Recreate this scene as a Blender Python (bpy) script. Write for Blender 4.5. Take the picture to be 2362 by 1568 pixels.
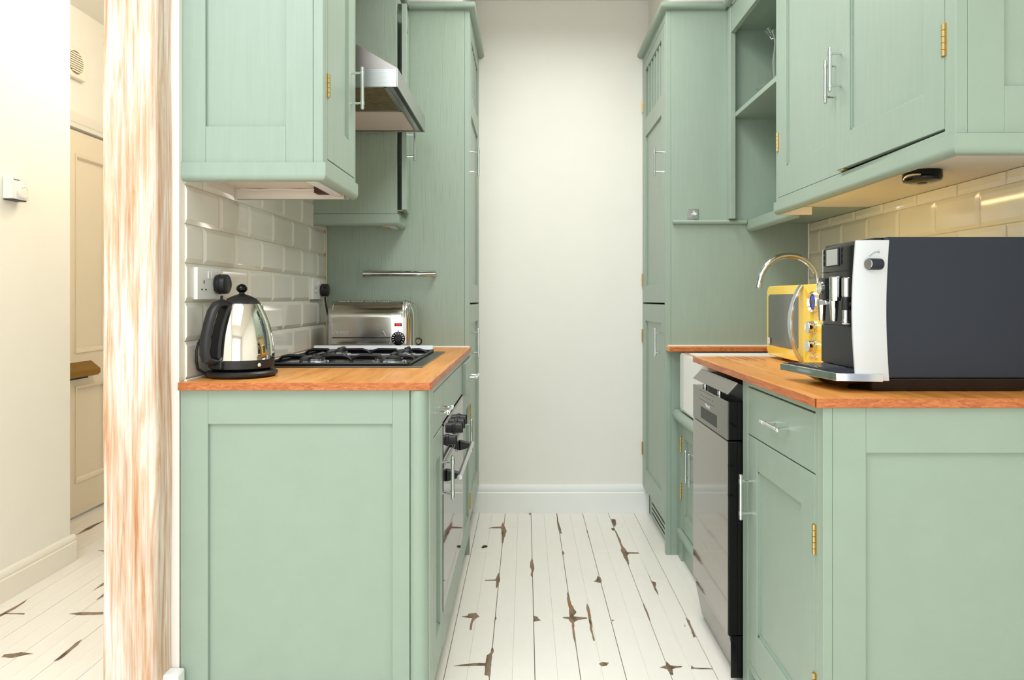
import bpy, bmesh, math, random
from mathutils import Vector, Matrix
random.seed(7)
SC = bpy.context.scene
for o in list(bpy.data.objects): bpy.data.objects.remove(o)
COL = SC.collection
PI = math.pi

# ------------------------------------------------------------------ camera, world, light, exposure
cd = bpy.data.cameras.new('camera'); cam = bpy.data.objects.new('camera', cd); COL.objects.link(cam)
cam.location = (0, 0, 1.12); cam.rotation_euler = (PI/2, 0, 0)
cd.sensor_fit = 'HORIZONTAL'; cd.sensor_width = 36; cd.lens = 1580/2362*36
cd.shift_x = (1181-1213)/2362; cd.shift_y = -(784-690)/2362; cd.clip_start = 0.05
SC.camera = cam
w = bpy.data.worlds.new('sky'); SC.world = w; w.use_nodes = True
bgn = w.node_tree.nodes['Background']; bgn.inputs[0].default_value = (0.86, 0.93, 1, 1); bgn.inputs[1].default_value = 0.6
def area(name, loc, rot, sx, sy, power, col):
    l = bpy.data.lights.new(name, 'AREA'); l.shape = 'RECTANGLE'; l.size = sx; l.size_y = sy; l.energy = power; l.color = col
    o = bpy.data.objects.new(name, l); COL.objects.link(o); o.location = loc; o.rotation_euler = rot; return o
P_REAR, P_ROOF, P_FILL, E_GLOBE, E_STRIP = 37, 56, 22.5, 44, 17
area('rear_window_daylight', (-0.5, -2.98, 1.35), (PI/2, 0, 0), 2.4, 2.1, P_REAR, (0.87, 0.95, 1))
area('roof_window_daylight', (-0.85, 0.0, 2.74), (0, 0, 0), 1.6, 1.6, P_ROOF, (0.87, 0.95, 1))
l_ = area('added_fill_light', (0.18, 2.3, 2.655), (0, 0, 0), 0.5, 1.3, P_FILL, (0.97, 0.97, 0.95)); l_.data.spread = math.radians(165)  # fill light added to brighten the aisle, no such lamp is known
VS = SC.view_settings
VS.view_transform = 'Standard'; VS.look = 'None'; VS.exposure = 0.0; VS.gamma = 1.0; VS.use_curve_mapping = False

# ------------------------------------------------------------------ materials
def lin(c):
    return tuple((v/255/12.92 if v/255 <= 0.04045 else ((v/255+0.055)/1.055)**2.4) for v in c) + (1,)
MATS = {}
def mat(name, col, rough=0.5, metal=0.0, **k):
    m = bpy.data.materials.new(name); m.use_nodes = True
    p = m.node_tree.nodes['Principled BSDF']
    p.inputs['Base Color'].default_value = lin(col); p.inputs['Roughness'].default_value = rough; p.inputs['Metallic'].default_value = metal
    if 'spec' in k: p.inputs['Specular IOR Level'].default_value = k['spec']
    if 'coat' in k: p.inputs['Coat Weight'].default_value = k['coat']; p.inputs['Coat Roughness'].default_value = k.get('coatr', 0.05)
    if 'trans' in k: p.inputs['Transmission Weight'].default_value = k['trans']
    if 'emit' in k: p.inputs['Emission Color'].default_value = lin(k['emit']); p.inputs['Emission Strength'].default_value = k['es']
    MATS[name] = m; return m
def noise(nt, scale, stretch, detail=4, dist=0.0, rough=0.55):
    tc = nt.nodes.new('ShaderNodeTexCoord'); mp = nt.nodes.new('ShaderNodeMapping'); mp.inputs['Scale'].default_value = stretch
    n = nt.nodes.new('ShaderNodeTexNoise'); n.inputs['Scale'].default_value = scale; n.inputs['Detail'].default_value = detail
    n.inputs['Distortion'].default_value = dist; n.inputs['Roughness'].default_value = rough
    nt.links.new(tc.outputs['Object'], mp.inputs[0]); nt.links.new(mp.outputs[0], n.inputs['Vector']); return n
def ramp(nt, fac, stops):
    r = nt.nodes.new('ShaderNodeValToRGB'); e = r.color_ramp.elements
    e[0].position, e[0].color = stops[0][0], lin(stops[0][1]); e[1].position, e[1].color = stops[-1][0], lin(stops[-1][1])
    for s in stops[1:-1]:
        x = e.new(s[0]); x.color = lin(s[1])
    nt.links.new(fac, r.inputs[0]); return r
def bump(nt, h, strength, dist=0.002):
    b = nt.nodes.new('ShaderNodeBump'); b.inputs['Strength'].default_value = strength; b.inputs['Distance'].default_value = dist
    nt.links.new(h, b.inputs['Height']); nt.links.new(b.outputs[0], nt.nodes['Principled BSDF'].inputs['Normal'])
def noisy(name, stops, rough, scale, stretch, detail=4, dist=0.0, bstr=0.0, bdist=0.002, **k):
    m = mat(name, stops[0][1], rough, k.pop('metal', 0.0), **k); nt = m.node_tree
    n = noise(nt, scale, stretch, detail, dist); r = ramp(nt, n.outputs[0], stops)
    nt.links.new(r.outputs[0], nt.nodes['Principled BSDF'].inputs['Base Color'])
    if bstr: bump(nt, n.outputs[0], bstr, bdist)
    return m
GC = (150, 174, 154)
green = noisy('green_paint', [(0.3, (151, 168, 154)), (0.7, (156, 173, 159))], 0.36, 1.0, (90, 90, 5), 5, 0.4, 0.35, 0.0008, spec=0.5)
green_s = noisy('green_paint_smooth', [(0.3, (152, 169, 154)), (0.7, (155, 172, 157))], 0.34, 14.0, (1, 1, 1), 3, 0, 0.06, 0.001)
def oak_green():
    m = mat('green_paint_open_grain', GC, 0.36); nt = m.node_tree
    n = noise(nt, 1.0, (70, 70, 3.2), 6, 0.9); n2 = noise(nt, 1.0, (260, 260, 6), 2)
    r = ramp(nt, n2.outputs[0], [(0.56, (154, 170, 154)), (0.72, (139, 156, 140))])
    nt.links.new(r.outputs[0], nt.nodes['Principled BSDF'].inputs['Base Color'])
    a = nt.nodes.new('ShaderNodeMath'); a.operation = 'ADD'
    nt.links.new(n.outputs[0], a.inputs[0]); nt.links.new(n2.outputs[0], a.inputs[1]); bump(nt, a.outputs[0], 0.5, 0.001)
    return m
green_oak = oak_green()
white_wall = noisy('white_wall_paint', [(0.3, (244, 240, 232)), (0.7, (247, 243, 235))], 0.6, 3.0, (1, 1, 1), 4, 0, 0.05, 0.002)
cream_wall = noisy('cream_wall_paint', [(0.3, (249, 245, 234)), (0.7, (252, 248, 238))], 0.6, 3.0, (1, 1, 1), 4, 0, 0.05, 0.002)
cream_gloss = mat('cream_gloss_paint', (249, 242, 228), 0.3)
cream_door = mat('cream_door_paint', (246, 231, 206), 0.35)
ceil_m = mat('ceiling_paint', (240, 236, 226), 0.7)
white_gloss = noisy('white_gloss_paint', [(0.3, (246, 246, 243)), (0.7, (249, 249, 246))], 0.32, 6.0, (1, 1, 1), 3, 0, 0.08, 0.002)
white_pl = mat('white_plastic', (240, 240, 238), 0.3)
inner_white = mat('white_melamine', (232, 224, 214), 0.5)
tile_m = noisy('glazed_tile', [(0.3, (226, 224, 214)), (0.7, (233, 231, 222))], 0.08, 4.0, (1, 1, 1), 2, 0, 0.04, 0.004, spec=0.6)
tile_r = noisy('glazed_cream_tile', [(0.3, (231, 224, 203)), (0.7, (238, 231, 211))], 0.08, 4.0, (1, 1, 1), 2, 0, 0.04, 0.004, spec=0.6)
grout = mat('yellowed_grout', (214, 204, 168), 0.9)
sealant = mat('white_sealant', (244, 242, 236), 0.35)
plank_m = noisy('white_floor_paint', [(0.25, (246, 239, 229)), (0.75, (252, 247, 239))], 0.24, 2.2, (6, 1.2, 1), 5, 0.3, 0.18, 0.001, spec=0.4)
floor_m = mat('white_floor_base', (236, 229, 216), 0.4)
sub_m = mat('dark_subfloor', (92, 76, 60), 0.9)
bare = noisy('bare_worn_wood', [(0.36, (92, 72, 52)), (0.5, (138, 116, 94)), (0.6, (150, 126, 104)), (0.68, (168, 92, 38))], 0.7, 14.0, (2, 0.8, 1), 6, 0.6)
def worktop_mat(name, stops, fib, rough=0.33):
    m = mat(name, stops[0][1], rough); nt = m.node_tree
    n = noise(nt, 1.0, (26, 1.6, 26), 6, 0.8); r = ramp(nt, n.outputs[0], stops)
    n2 = noise(nt, 1.0, (330, 9, 330), 2); r2 = ramp(nt, n2.outputs[0], [(0.6, (255, 255, 255)), (0.72, fib)])
    mx = nt.nodes.new('ShaderNodeMix'); mx.data_type = 'RGBA'; mx.blend_type = 'MULTIPLY'; mx.inputs[0].default_value = 1
    nt.links.new(r.outputs[0], mx.inputs[6]); nt.links.new(r2.outputs[0], mx.inputs[7])
    nt.links.new(mx.outputs[2], nt.nodes['Principled BSDF'].inputs['Base Color']); bump(nt, n2.outputs[0], 0.08, 0.001)
    return m
wtop = worktop_mat('oiled_wood_worktop', [(0.3, (204, 130, 60)), (0.5, (222, 150, 74)), (0.7, (234, 168, 92))], (196, 168, 140))
def edge_mat():
    m = mat('oiled_wood_edge', (176, 92, 44), 0.38); nt = m.node_tree
    n = noise(nt, 1.0, (38, 10, 150), 5, 1.5); r = ramp(nt, n.outputs[0], [(0.3, (160, 80, 38)), (0.5, (190, 106, 54)), (0.7, (212, 132, 76))])
    nt.links.new(r.outputs[0], nt.nodes['Principled BSDF'].inputs['Base Color']); return m
wedge = edge_mat()
def post_mat():
    m = mat('limed_stripped_pine', (240, 228, 215), 0.6); nt = m.node_tree
    n = noise(nt, 1.0, (58, 58, 2.6), 8, 1.1, 0.66); r = ramp(nt, n.outputs[0], [(0.32, (210, 158, 112)), (0.43, (226, 194, 166)), (0.54, (237, 222, 210)), (0.64, (245, 240, 234))])
    n2 = noise(nt, 1.0, (9, 9, 2.2), 5, 0.5); r2 = ramp(nt, n2.outputs[0], [(0.36, (232, 210, 190)), (0.6, (255, 255, 255))])
    n3 = noise(nt, 1.0, (160, 160, 5), 3, 0.3); r3 = ramp(nt, n3.outputs[0], [(0.3, (222, 200, 184)), (0.5, (255, 255, 255))])
    a = r.outputs[0]
    for q in (r2, r3):
        mx = nt.nodes.new('ShaderNodeMix'); mx.data_type = 'RGBA'; mx.blend_type = 'MULTIPLY'; mx.inputs[0].default_value = 0.8
        nt.links.new(a, mx.inputs[6]); nt.links.new(q.outputs[0], mx.inputs[7]); a = mx.outputs[2]
    nt.links.new(a, nt.nodes['Principled BSDF'].inputs['Base Color']); bump(nt, n.outputs[0], 0.4, 0.003); return m
pine = post_mat()
chrome = mat('chrome', (225, 228, 232), 0.06, 1.0)
satin = mat('satin_chrome', (205, 208, 212), 0.22, 1.0)
steel = noisy('brushed_steel', [(0.3, (176, 176, 176)), (0.7, (198, 197, 195))], 0.28, 1.0, (4, 300, 300), 3, 0, metal=1.0)
steel_d = mat('dull_hood_steel', (178, 168, 166), 0.36, 1.0)
polished = mat('polished_steel', (222, 217, 208), 0.05, 1.0)
toast_m = mat('polished_toaster_steel', (206, 203, 197), 0.14, 1.0)
brass = mat('brass', (206, 184, 132), 0.32, 1.0)
brass_d = mat('aged_brass', (150, 112, 40), 0.38, 0.9)
black = mat('black_plastic', (26, 26, 30), 0.4)
black_g = mat('black_gloss', (6, 6, 8), 0.08, spec=0.28)
iron = mat('black_cast_iron', (22, 22, 24), 0.45)
charcoal = mat('charcoal_shell', (43, 47, 58), 0.5, spec=0.3)
charcoal_l = mat('dark_lower_panel', (27, 31, 39), 0.35)
silver = mat('silver_plastic', (206, 208, 210), 0.42, 0.25)
yellow = mat('yellow_gloss', (255, 217, 58), 0.16, coat=0.6)
mw_glass = mat('grey_mirror_glass', (120, 120, 116), 0.16, 0.55)
screen = mat('grey_screen', (170, 172, 168), 0.25)
blue_led = mat('blue_display', (40, 50, 170), 0.3, emit=(60, 70, 255), es=1.0)
red_led = mat('red_switch', (200, 20, 20), 0.3, emit=(255, 20, 10), es=0.8)
ceramic = mat('white_ceramic', (244, 242, 236), 0.1, coat=0.5)
dw_m = mat('dark_stainless', (162, 158, 154), 0.06, 1.0)
dw_s = mat('dark_stainless_satin', (142, 139, 134), 0.26, 1.0)
oven_glass = mat('dark_mirror_oven_glass', (120, 120, 122), 0.03, 1.0)
filt_m = noisy('grease_filter', [(0.35, (96, 84, 58)), (0.65, (140, 124, 92))], 0.5, 60.0, (1, 3, 1), 2, metal=0.6)
dark = mat('dark_void', (18, 17, 16), 0.8)
glass = mat('clear_glass', (240, 245, 245), 0.02, trans=1.0, spec=0.5)
leaf_m = mat('dried_leaf', (34, 48, 30), 0.6)
white_tube = mat('frosted_tube', (225, 228, 232), 0.4)
wire_brown = mat('brown_cavity', (70, 34, 26), 0.7)
warm_tube = mat('lit_warm_tube', (255, 225, 170), 0.4, emit=(255, 222, 165), es=E_STRIP)
lampglobe = mat('lit_globe', (255, 235, 200), 0.4, emit=(255, 246, 228), es=E_GLOBE)
print_grey = mat('printed_grey', (150, 152, 154), 0.5)
print_dark = mat('printed_dark', (60, 60, 60), 0.5)
print_lite = mat('printed_light', (220, 220, 220), 0.4)

# ------------------------------------------------------------------ geometry helpers
class B:
    def __init__(s): s.bm = bmesh.new()
    def box(s, x0, x1, y0, y1, z0, z1):
        x0, x1 = sorted((x0, x1)); y0, y1 = sorted((y0, y1)); z0, z1 = sorted((z0, z1))
        v = [s.bm.verts.new(p) for p in ((x0,y0,z0),(x1,y0,z0),(x1,y1,z0),(x0,y1,z0),(x0,y0,z1),(x1,y0,z1),(x1,y1,z1),(x0,y1,z1))]
        for f in ((0,3,2,1),(4,5,6,7),(0,1,5,4),(1,2,6,5),(2,3,7,6),(3,0,4,7)): s.bm.faces.new([v[i] for i in f])
        return s
    def face(s, ax, sg, f, a0, a1, z0, z1, d0, d1):
        """slab on a plane with outward normal sg*axis at coordinate f, from depth d0 to d1 behind it"""
        if ax == 'x': return s.box(f-sg*d0, f-sg*d1, a0, a1, z0, z1)
        return s.box(a0, a1, f-sg*d0, f-sg*d1, z0, z1)
    def loft(s, rings, cap=True, closed=True):
        R = [[s.bm.verts.new(p) for p in r] for r in rings]; n = len(R[0])
        for a, b in zip(R, R[1:]):
            for i in range(n if closed else n-1):
                j = (i+1) % n; s.bm.faces.new((a[i], a[j], b[j], b[i]))
        if cap and closed:
            s.bm.faces.new(R[0][::-1]); s.bm.faces.new(R[-1])
        return s
    def tube(s, pts, r, n=10, rs=None, flat=1.0, up=None):
        pts = [Vector(p) for p in pts]; rings = []
        t0 = (pts[1]-pts[0]).normalized(); ref = Vector(up) if up else (Vector((0,0,1)) if abs(t0.z) < 0.9 else Vector((1,0,0)))
        u = t0.cross(ref).normalized()
        for i, p in enumerate(pts):
            t = (pts[min(i+1, len(pts)-1)]-pts[max(i-1, 0)]).normalized()
            u = (u - t*u.dot(t)).normalized(); v = t.cross(u)
            rr = rs[i] if rs else r
            rings.append([p + (u*math.cos(2*PI*k/n)*flat + v*math.sin(2*PI*k/n))*rr for k in range(n)])
        return s.loft(rings)
    def cyl(s, a, b, r, n=16, r2=None): return s.tube([a, b], r, n, rs=[r, r if r2 is None else r2])
    def lathe(s, c, prof, n=40, ax='z'):
        rings = []
        for r, h in prof:
            r = max(r, 1e-4)
            if ax == 'z': rings.append([(c[0]+r*math.cos(2*PI*k/n), c[1]+r*math.sin(2*PI*k/n), c[2]+h) for k in range(n)])
            elif ax == 'y': rings.append([(c[0]+r*math.cos(2*PI*k/n), c[1]+h, c[2]+r*math.sin(2*PI*k/n)) for k in range(n)])
            else: rings.append([(c[0]+h, c[1]+r*math.cos(2*PI*k/n), c[2]+r*math.sin(2*PI*k/n)) for k in range(n)])
        return s.loft(rings)
    def prism(s, poly, ax, a, b):
        if ax == 'x': f = lambda p, h: (h, p[0], p[1])
        elif ax == 'y': f = lambda p, h: (p[0], h, p[1])
        else: f = lambda p, h: (p[0], p[1], h)
        return s.loft([[f(p, a) for p in poly], [f(p, b) for p in poly]])
    def build(s, name, m, parent=None, bev=0.0, xf=None, smooth=True, seg=2):
        bm = s.bm
        if xf is not None: bm.transform(xf)
        bmesh.ops.recalc_face_normals(bm, faces=bm.faces)
        if smooth:
            for f in bm.faces: f.smooth = True
            for e in bm.edges:
                if len(e.link_faces) == 2 and e.calc_face_angle() > 0.6: e.smooth = False
        me = bpy.data.meshes.new(name); bm.to_mesh(me); bm.free(); me.materials.append(m)
        o = bpy.data.objects.new(name, me); COL.objects.link(o)
        if bev:
            md = o.modifiers.new('bevel', 'BEVEL'); md.width = bev; md.segments = seg; md.limit_method = 'ANGLE'; md.angle_limit = 0.7
        if smooth:
            md = o.modifiers.new('weighted_normal', 'WEIGHTED_NORMAL'); md.keep_sharp = True; md.weight = 80
        if parent: attach(o, parent)
        return o
def attach(o, parent):
    o.parent = parent
    if parent.type == 'EMPTY': o.matrix_parent_inverse = Matrix.Translation(-Vector(parent.location))
def tag(o, label, cat=None, group=None, kind=None):
    o['label'] = label
    if cat: o['category'] = cat
    if group: o['group'] = group
    if kind: o['kind'] = kind
    return o
def thing(name, loc, label, cat, group=None, kind=None):
    o = bpy.data.objects.new(name, None); COL.objects.link(o); o.location = loc; o.empty_display_size = 0.05
    return tag(o, label, cat, group, kind)
def structure(name, b, m, label, cat='wall', bev=0.0):
    return tag(b.build(name, m, bev=bev), label, cat, kind='structure')
def text(name, body, size, m, parent, mw, ext=0.0003):
    c = bpy.data.curves.new(name, 'FONT'); c.body = body; c.size = size; c.extrude = ext; c.align_x = 'CENTER'; c.align_y = 'CENTER'
    t = bpy.data.objects.new(name, c); COL.objects.link(t); bpy.context.view_layer.update()
    me = bpy.data.meshes.new_from_object(t); bpy.data.objects.remove(t); me.transform(mw); me.materials.append(m)
    o = bpy.data.objects.new(name, me); COL.objects.link(o); attach(o, parent); return o
FRONT = lambda x, y, z: Matrix.Translation((x, y, z)) @ Matrix.Rotation(PI/2, 4, 'X')                              # reads from -Y
ASIDE = lambda x, y, z: Matrix.Translation((x, y, z)) @ Matrix.Rotation(-PI/2, 4, 'Z') @ Matrix.Rotation(PI/2, 4, 'X')   # reads from -X
def rot_about(p, ang): return Matrix.Translation(p) @ Matrix.Rotation(ang, 4, 'Z') @ Matrix.Translation(-Vector(p))

def handle(parent, sg, xf, y, z, vert=True, L=0.122, out=0.032, r=0.0052, xform=None):
    """bar handle on a face with normal sg*X at x=xf, centred at (y, z)"""
    b = B(); X = xf + sg*out; h = L/2; q = h*0.74
    ax = (lambda t: (X, y, z+t)) if vert else (lambda t: (X, y+t, z))
    b.tube([ax(t) for t in (-h-0.003, -h, -h+0.008, -h+0.0081, -q-0.006, -q-0.0059, -q+0.006, -q+0.0061, q-0.0061, q-0.006, q+0.0059, q+0.006, h-0.0081, h-0.008, h, h+0.003)], r, 12,
           rs=[r*.5, r, r, r*.8, r*.8, r*1.2, r*1.2, r, r, r*1.2, r*1.2, r*.8, r*.8, r, r, r*.5])
    for t in (-q, q):
        p = ax(t); b.cyl((xf-sg*0.001, p[1], p[2]), (X, p[1], p[2]), r*0.72, 8)
    return tag(b.build('handle', chrome, parent, xf=xform), 'chrome bar handle')
def hinge(parent, sg, xf, y, z, L=0.066, xform=None):
    b = B()
    for i in range(5):
        z0 = z-L/2+i*L/5; b.cyl((xf+sg*0.003, y, z0+0.0006), (xf+sg*0.003, y, z0+L/5-0.0006), 0.0042, 8)
    b.box(xf-sg*0.002, xf+sg*0.0012, y-0.009, y+0.009, z-L/2, z+L/2)
    return tag(b.build('hinge', brass, parent, xform and 0 or 0, xform), 'brass butt hinge')
def shaker(parent, ax, sg, f, a0, a1, z0, z1, st, rt, rb, name='door', m=None, t=0.02, rec=0.009, xform=None, st2=None, bead=True):
    """framed door or end panel: frame mesh plus a recessed panel child (thing > door > panel)"""
    m = m or green; st2 = st2 or st; b = B()
    b.face(ax, sg, f, a0, a0+st, z0, z1, 0, t); b.face(ax, sg, f, a1-st2, a1, z0, z1, 0, t)
    b.face(ax, sg, f, a0+st, a1-st2, z0, z0+rb, 0, t); b.face(ax, sg, f, a0+st, a1-st2, z1-rt, z1, 0, t)
    d = b.build(name, m, parent, 0.0012, xform)
    B().face(ax, sg, f, a0+st-0.004, a1-st2+0.004, z0+rb-0.004, z1-rt+0.004, rec, t-0.003).build('panel', m, d, 0, xform)
    if not bead: return d
    q = B(); g = 0.006                                        # small moulding step round the panel
    q.face(ax, sg, f, a0+st, a0+st+g, z0+rb, z1-rt, rec*0.55, rec+0.001); q.face(ax, sg, f, a1-st2-g, a1-st2, z0+rb, z1-rt, rec*0.55, rec+0.001)
    q.face(ax, sg, f, a0+st, a1-st2, z0+rb, z0+rb+g, rec*0.55, rec+0.001); q.face(ax, sg, f, a0+st, a1-st2, z1-rt-g, z1-rt, rec*0.55, rec+0.001)
    q.build('panel_bead', m, d, 0, xform)
    return d
def slab(parent, name, ax, sg, f, a0, a1, z0, z1, t=0.02, m=None, bev=0.0014, xform=None):
    return B().face(ax, sg, f, a0, a1, z0, z1, 0, t).build(name, m or green, parent, bev, xform)
def carcass(parent, sg, xi, xw, y0, y1, z0, z1, t=0.016, m=None):
    """hollow cabinet box, open on the side facing sg*X at x=xi"""
    b = B(); xb = xw+sg*t
    b.box(xw, xb, y0, y1, z0, z1); b.box(xb, xi, y0, y0+t, z0, z1); b.box(xb, xi, y1-t, y1, z0, z1)
    b.box(xb, xi, y0+t, y1-t, z0, z0+t); b.box(xb, xi, y0+t, y1-t, z1-t, z1)
    return b.build('carcass', m or green_s, parent)
def pelmet_profile(h, t):            # rounded lower outer edge; local (out, z)
    pts = [(0, 0), (0, h), (t, h)]; r = min(t*0.9, 0.016)
    for k in range(5):
        a = k/4*PI/2; pts.append((t - r + r*math.cos(a), r - r*math.sin(a)))
    return pts
def crown_profile(o0, z0):           # (out, z) rounded crown nosing
    pts = [(0, z0)]
    for k in range(7):
        a = -PI/2 + k/6*PI; pts.append((o0+0.012+0.016*math.cos(a), z0+0.016+0.016*math.sin(a)))
    pts.append((0, z0+0.032)); return pts

# ------------------------------------------------------------------ setting: floor
F, HH = 1580.0, 1.12
def ground(x, y):
    d = F*HH/(y-690.0); return ((x-1213)*d/F, d)
fl = B(); fl.box(-2.5, 1.4, -3.2, 1.13, -0.1, -0.002)
floor = structure('floor', fl, floor_m, 'white painted board floor with bare worn patches', 'floor')
B().box(-2.5, 1.4, 1.13, 4.75, -0.1, -0.011).build('subfloor', sub_m, floor)
PW = 0.0675; plank_meshes = {}
def plank(x0, x1, y0, y1):
    key = (round(x1-x0, 4), round(y1-y0, 4))
    if key not in plank_meshes:
        b = B(); wx, wy = key; c = 0.0012
        b.loft([[(0,0,-0.011),(wx,0,-0.011),(wx,wy,-0.011),(0,wy,-0.011)], [(0,0,-c),(wx,0,-c),(wx,wy,-c),(0,wy,-c)], [(c*.6,c*.6,0),(wx-c*.6,c*.6,0),(wx-c*.6,wy-c*.6,0),(c*.6,wy-c*.6,0)]])
        o = b.build('plank', plank_m, smooth=False); plank_meshes[key] = o.data; bpy.data.objects.remove(o)
    o = bpy.data.objects.new('plank', plank_meshes[key]); COL.objects.link(o); o.location = (x0, y0, random.uniform(-0.0004, 0)); o.parent = floor
seams = [0.027 + PW*k for k in range(-35, 19)]
for k in range(-35, 18):
    x0 = 0.027 + PW*k; x1 = x0 + PW
    x0 += 0.0009 if k % 2 == 0 else 0.0001; x1 -= 0.0009 if (k+1) % 2 == 0 else 0.0001
    yend = 3.6 if x1 > -1.0 else 4.6
    ys = [1.141 + 0.317*((k//2) % 2) + 0.634*j for j in range(-1, 7)]
    for a, b_ in zip(ys, ys[1:]):
        a2, b2 = max(a, 1.14), min(b_, yend)
        if b2-a2 < 0.05: continue
        if -0.9 < x0 and x1 < -0.33 and a2 > 1.7: continue
        if x0 > 0.75 and a2 > 1.45: continue
        plank(x0, x1, a2+0.0004, b2-0.0004)
CHIPS = [[(553,165),(562,205),(578,240),(570,265),(552,330),(540,328),(540,235),(535,220),(440,220),(470,213),(537,208)],
 [(738,99),(760,99),(755,122),(745,115)], [(950,102),(960,160),(975,205),(990,255),(985,262),(975,255),(980,300),(965,230),(955,180)],
 [(1358,152),(1390,155),(1396,190),(1385,212),(1370,195)],
 [(1358,220),(1378,216),(1400,250),(1425,300),(1440,345),(1478,398),(1565,403),(1565,409),(1490,410),(1478,425),(1490,460),(1490,495),(1470,465),(1450,430),(1430,390),(1432,360),(1405,285),(1385,240),(1362,232)],
 [(990,385),(1010,405),(1003,418),(993,412)], [(766,435),(775,470),(785,515),(775,550),(768,585),(756,570),(765,535),(752,500),(752,480)],
 [(520,550),(528,605),(515,650),(500,670),(500,612),(415,612),(415,607),(495,603)], [(1255,575),(1280,590),(1288,612),(1278,628),(1228,618),(1248,605)],
 [(1030,695),(1050,740),(1062,790),(1095,840),(1098,850),(1075,878),(1180,888),(1180,893),(1110,905),(1080,925),(1085,990),(1098,1100),(1085,1070),(1070,1000),(1065,930),(1040,900),(998,890),(998,884),(1048,882),(1045,820),(1030,760)],
 [(1178,780),(1195,815),(1208,900),(1222,1000),(1236,1060),(1225,1060),(1205,990),(1190,900),(1172,810)], [(780,875),(805,880),(832,910),(790,915),(780,918)],
 [(290,860),(350,852),(375,880),(345,895),(325,925),(318,975),(302,980),(305,940),(322,890),(240,880),(290,873)],
 [(470,1105),(483,1140),(468,1165),(460,1265),(450,1345),(440,1320),(412,1315),(415,1245),(180,1248),(330,1228),(420,1228),(430,1170),(445,1160),(458,1150)],
 [(1265,1232),(1290,1220),(1340,1225),(1325,1245),(1290,1250)], [(1770,1215),(1800,1245),(1890,1250),(1880,1258),(1815,1270),(1822,1315),(1808,1315),(1775,1272),(1720,1260),(1765,1245)],
 [(1955,1245),(1975,1260),(2115,1268),(2115,1272),(1975,1268),(1955,1272)], [(1610,510),(1660,615),(1690,625),(1690,660),(1712,720),(1690,690),(1670,645)],
 [(1598,775),(1625,830),(1645,890),(1655,915),(1630,880),(1605,820)], [(1912,885),(1945,910),(1960,960),(1990,1030),(1970,1035),(1955,980),(1930,930)],
 [(1174,238),(1182,240),(1194,292),(1188,290)], [(495,880),(503,888),(498,905),(490,900)], [(1360,903),(1382,905),(1366,916)], [(1905,940),(1912,945),(1908,960)]]
HCHIPS = [[(535,555),(610,505),(650,486),(740,448),(650,502),(625,517)], [(680,664),(740,662),(818,665),(818,671),(760,676),(720,685),(735,673)],
 [(818,838),(770,866),(818,874),(818,883),(760,888),(650,945),(700,905),(735,880)], [(818,905),(760,928),(670,1012),(700,997),(818,922)],
 [(190,1005),(120,1048),(0,1112),(0,1126),(100,1074),(170,1027)], [(30,1101),(175,1105),(165,1111),(30,1108)], [(480,1108),(560,1096),(720,1094),(750,1108),(580,1116)],
 [(10,1410),(30,1390),(100,1384),(150,1374),(232,1386),(150,1399),(90,1413),(30,1409)], [(375,1435),(430,1393),(530,1308),(570,1285),(540,1327),(450,1402),(400,1433)], [(790,580),(820,562),(818,570)]]
def chip(poly):
    P = []
    for i, p in enumerate(poly):                            # ragged outline: subdivide and jitter
        q = poly[(i+1) % len(poly)]; P.append(Vector(p)); L = (Vector(q)-Vector(p)).length; n = int(L/0.025)
        nr = Vector((q[1]-p[1], p[0]-q[0])); nr = nr.normalized() if nr.length else nr
        for k in range(1, min(n, 6)+1): P.append(Vector(p).lerp(Vector(q), k/(min(n, 6)+1)) + nr*random.uniform(-0.0016, 0.0016))
    b = B(); f = b.bm.faces.new([b.bm.verts.new((p.x, p.y, 0.0001)) for p in P])
    bmesh.ops.triangulate(b.bm, faces=[f])
    r = bmesh.ops.extrude_face_region(b.bm, geom=list(b.bm.faces)); bmesh.ops.translate(b.bm, vec=(0, 0, 0.0006), verts=[g for g in r['geom'] if isinstance(g, bmesh.types.BMVert)])
    b.build('worn_patch', bare, floor, smooth=False)
for c in CHIPS: chip([ground(990+x/3.2356, 1150+y/3.2356) for x, y in c])
for c in HCHIPS: chip([ground(x/3.027, 1050+y/3.027) for x, y in c])

# ------------------------------------------------------------------ setting: walls, ceiling, skirting
LW, RW, BW = -0.882, 1.246, 3.604
wl = structure('wall_left', B().box(-1.03, LW, 1.742, 4.6, 0, 2.7), white_wall, 'white partition wall between kitchen and hall')
wr = structure('wall_right', B().box(RW, 1.4, -3.2, 3.75, 0, 2.7), white_wall, 'white wall along the right side of kitchen')
wb = structure('wall_back', B().box(LW, RW, BW, 3.75, 0, 2.7), white_wall, 'plain white end wall of the galley kitchen')
structure('wall_above_left', B().box(LW, -0.285, 3.06, BW, 2.44, 2.7), white_wall, 'white boxing above the left tall cabinet')
structure('wall_above_right', B().box(0.645, RW, 3.06, BW, 2.44, 2.7), white_wall, 'white boxing above the right tall cabinet')
cb = B(); cb.box(-2.5, 1.4, 0.8, 4.75, 2.69, 2.8); cb.box(-2.5, 1.4, -3.2, -0.8, 2.69, 2.8); cb.box(-2.5, -1.65, -0.8, 0.8, 2.69, 2.8); cb.box(-0.05, 1.4, -0.8, 0.8, 2.69, 2.8)
structure('ceiling', cb, ceil_m, 'off-white ceiling with a roof window opening', 'ceiling')
structure('ceiling_hall', B().box(-2.45, -1.03, 1.9, 4.6, 2.61, 2.68), cream_wall, 'low cream ceiling of the hall beyond the post', 'ceiling')
structure('wall_hall_left', B().box(-2.45, -1.95, -3.2, 2.93, 0, 2.7), cream_wall, 'cream hall wall carrying the thermostat')
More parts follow.
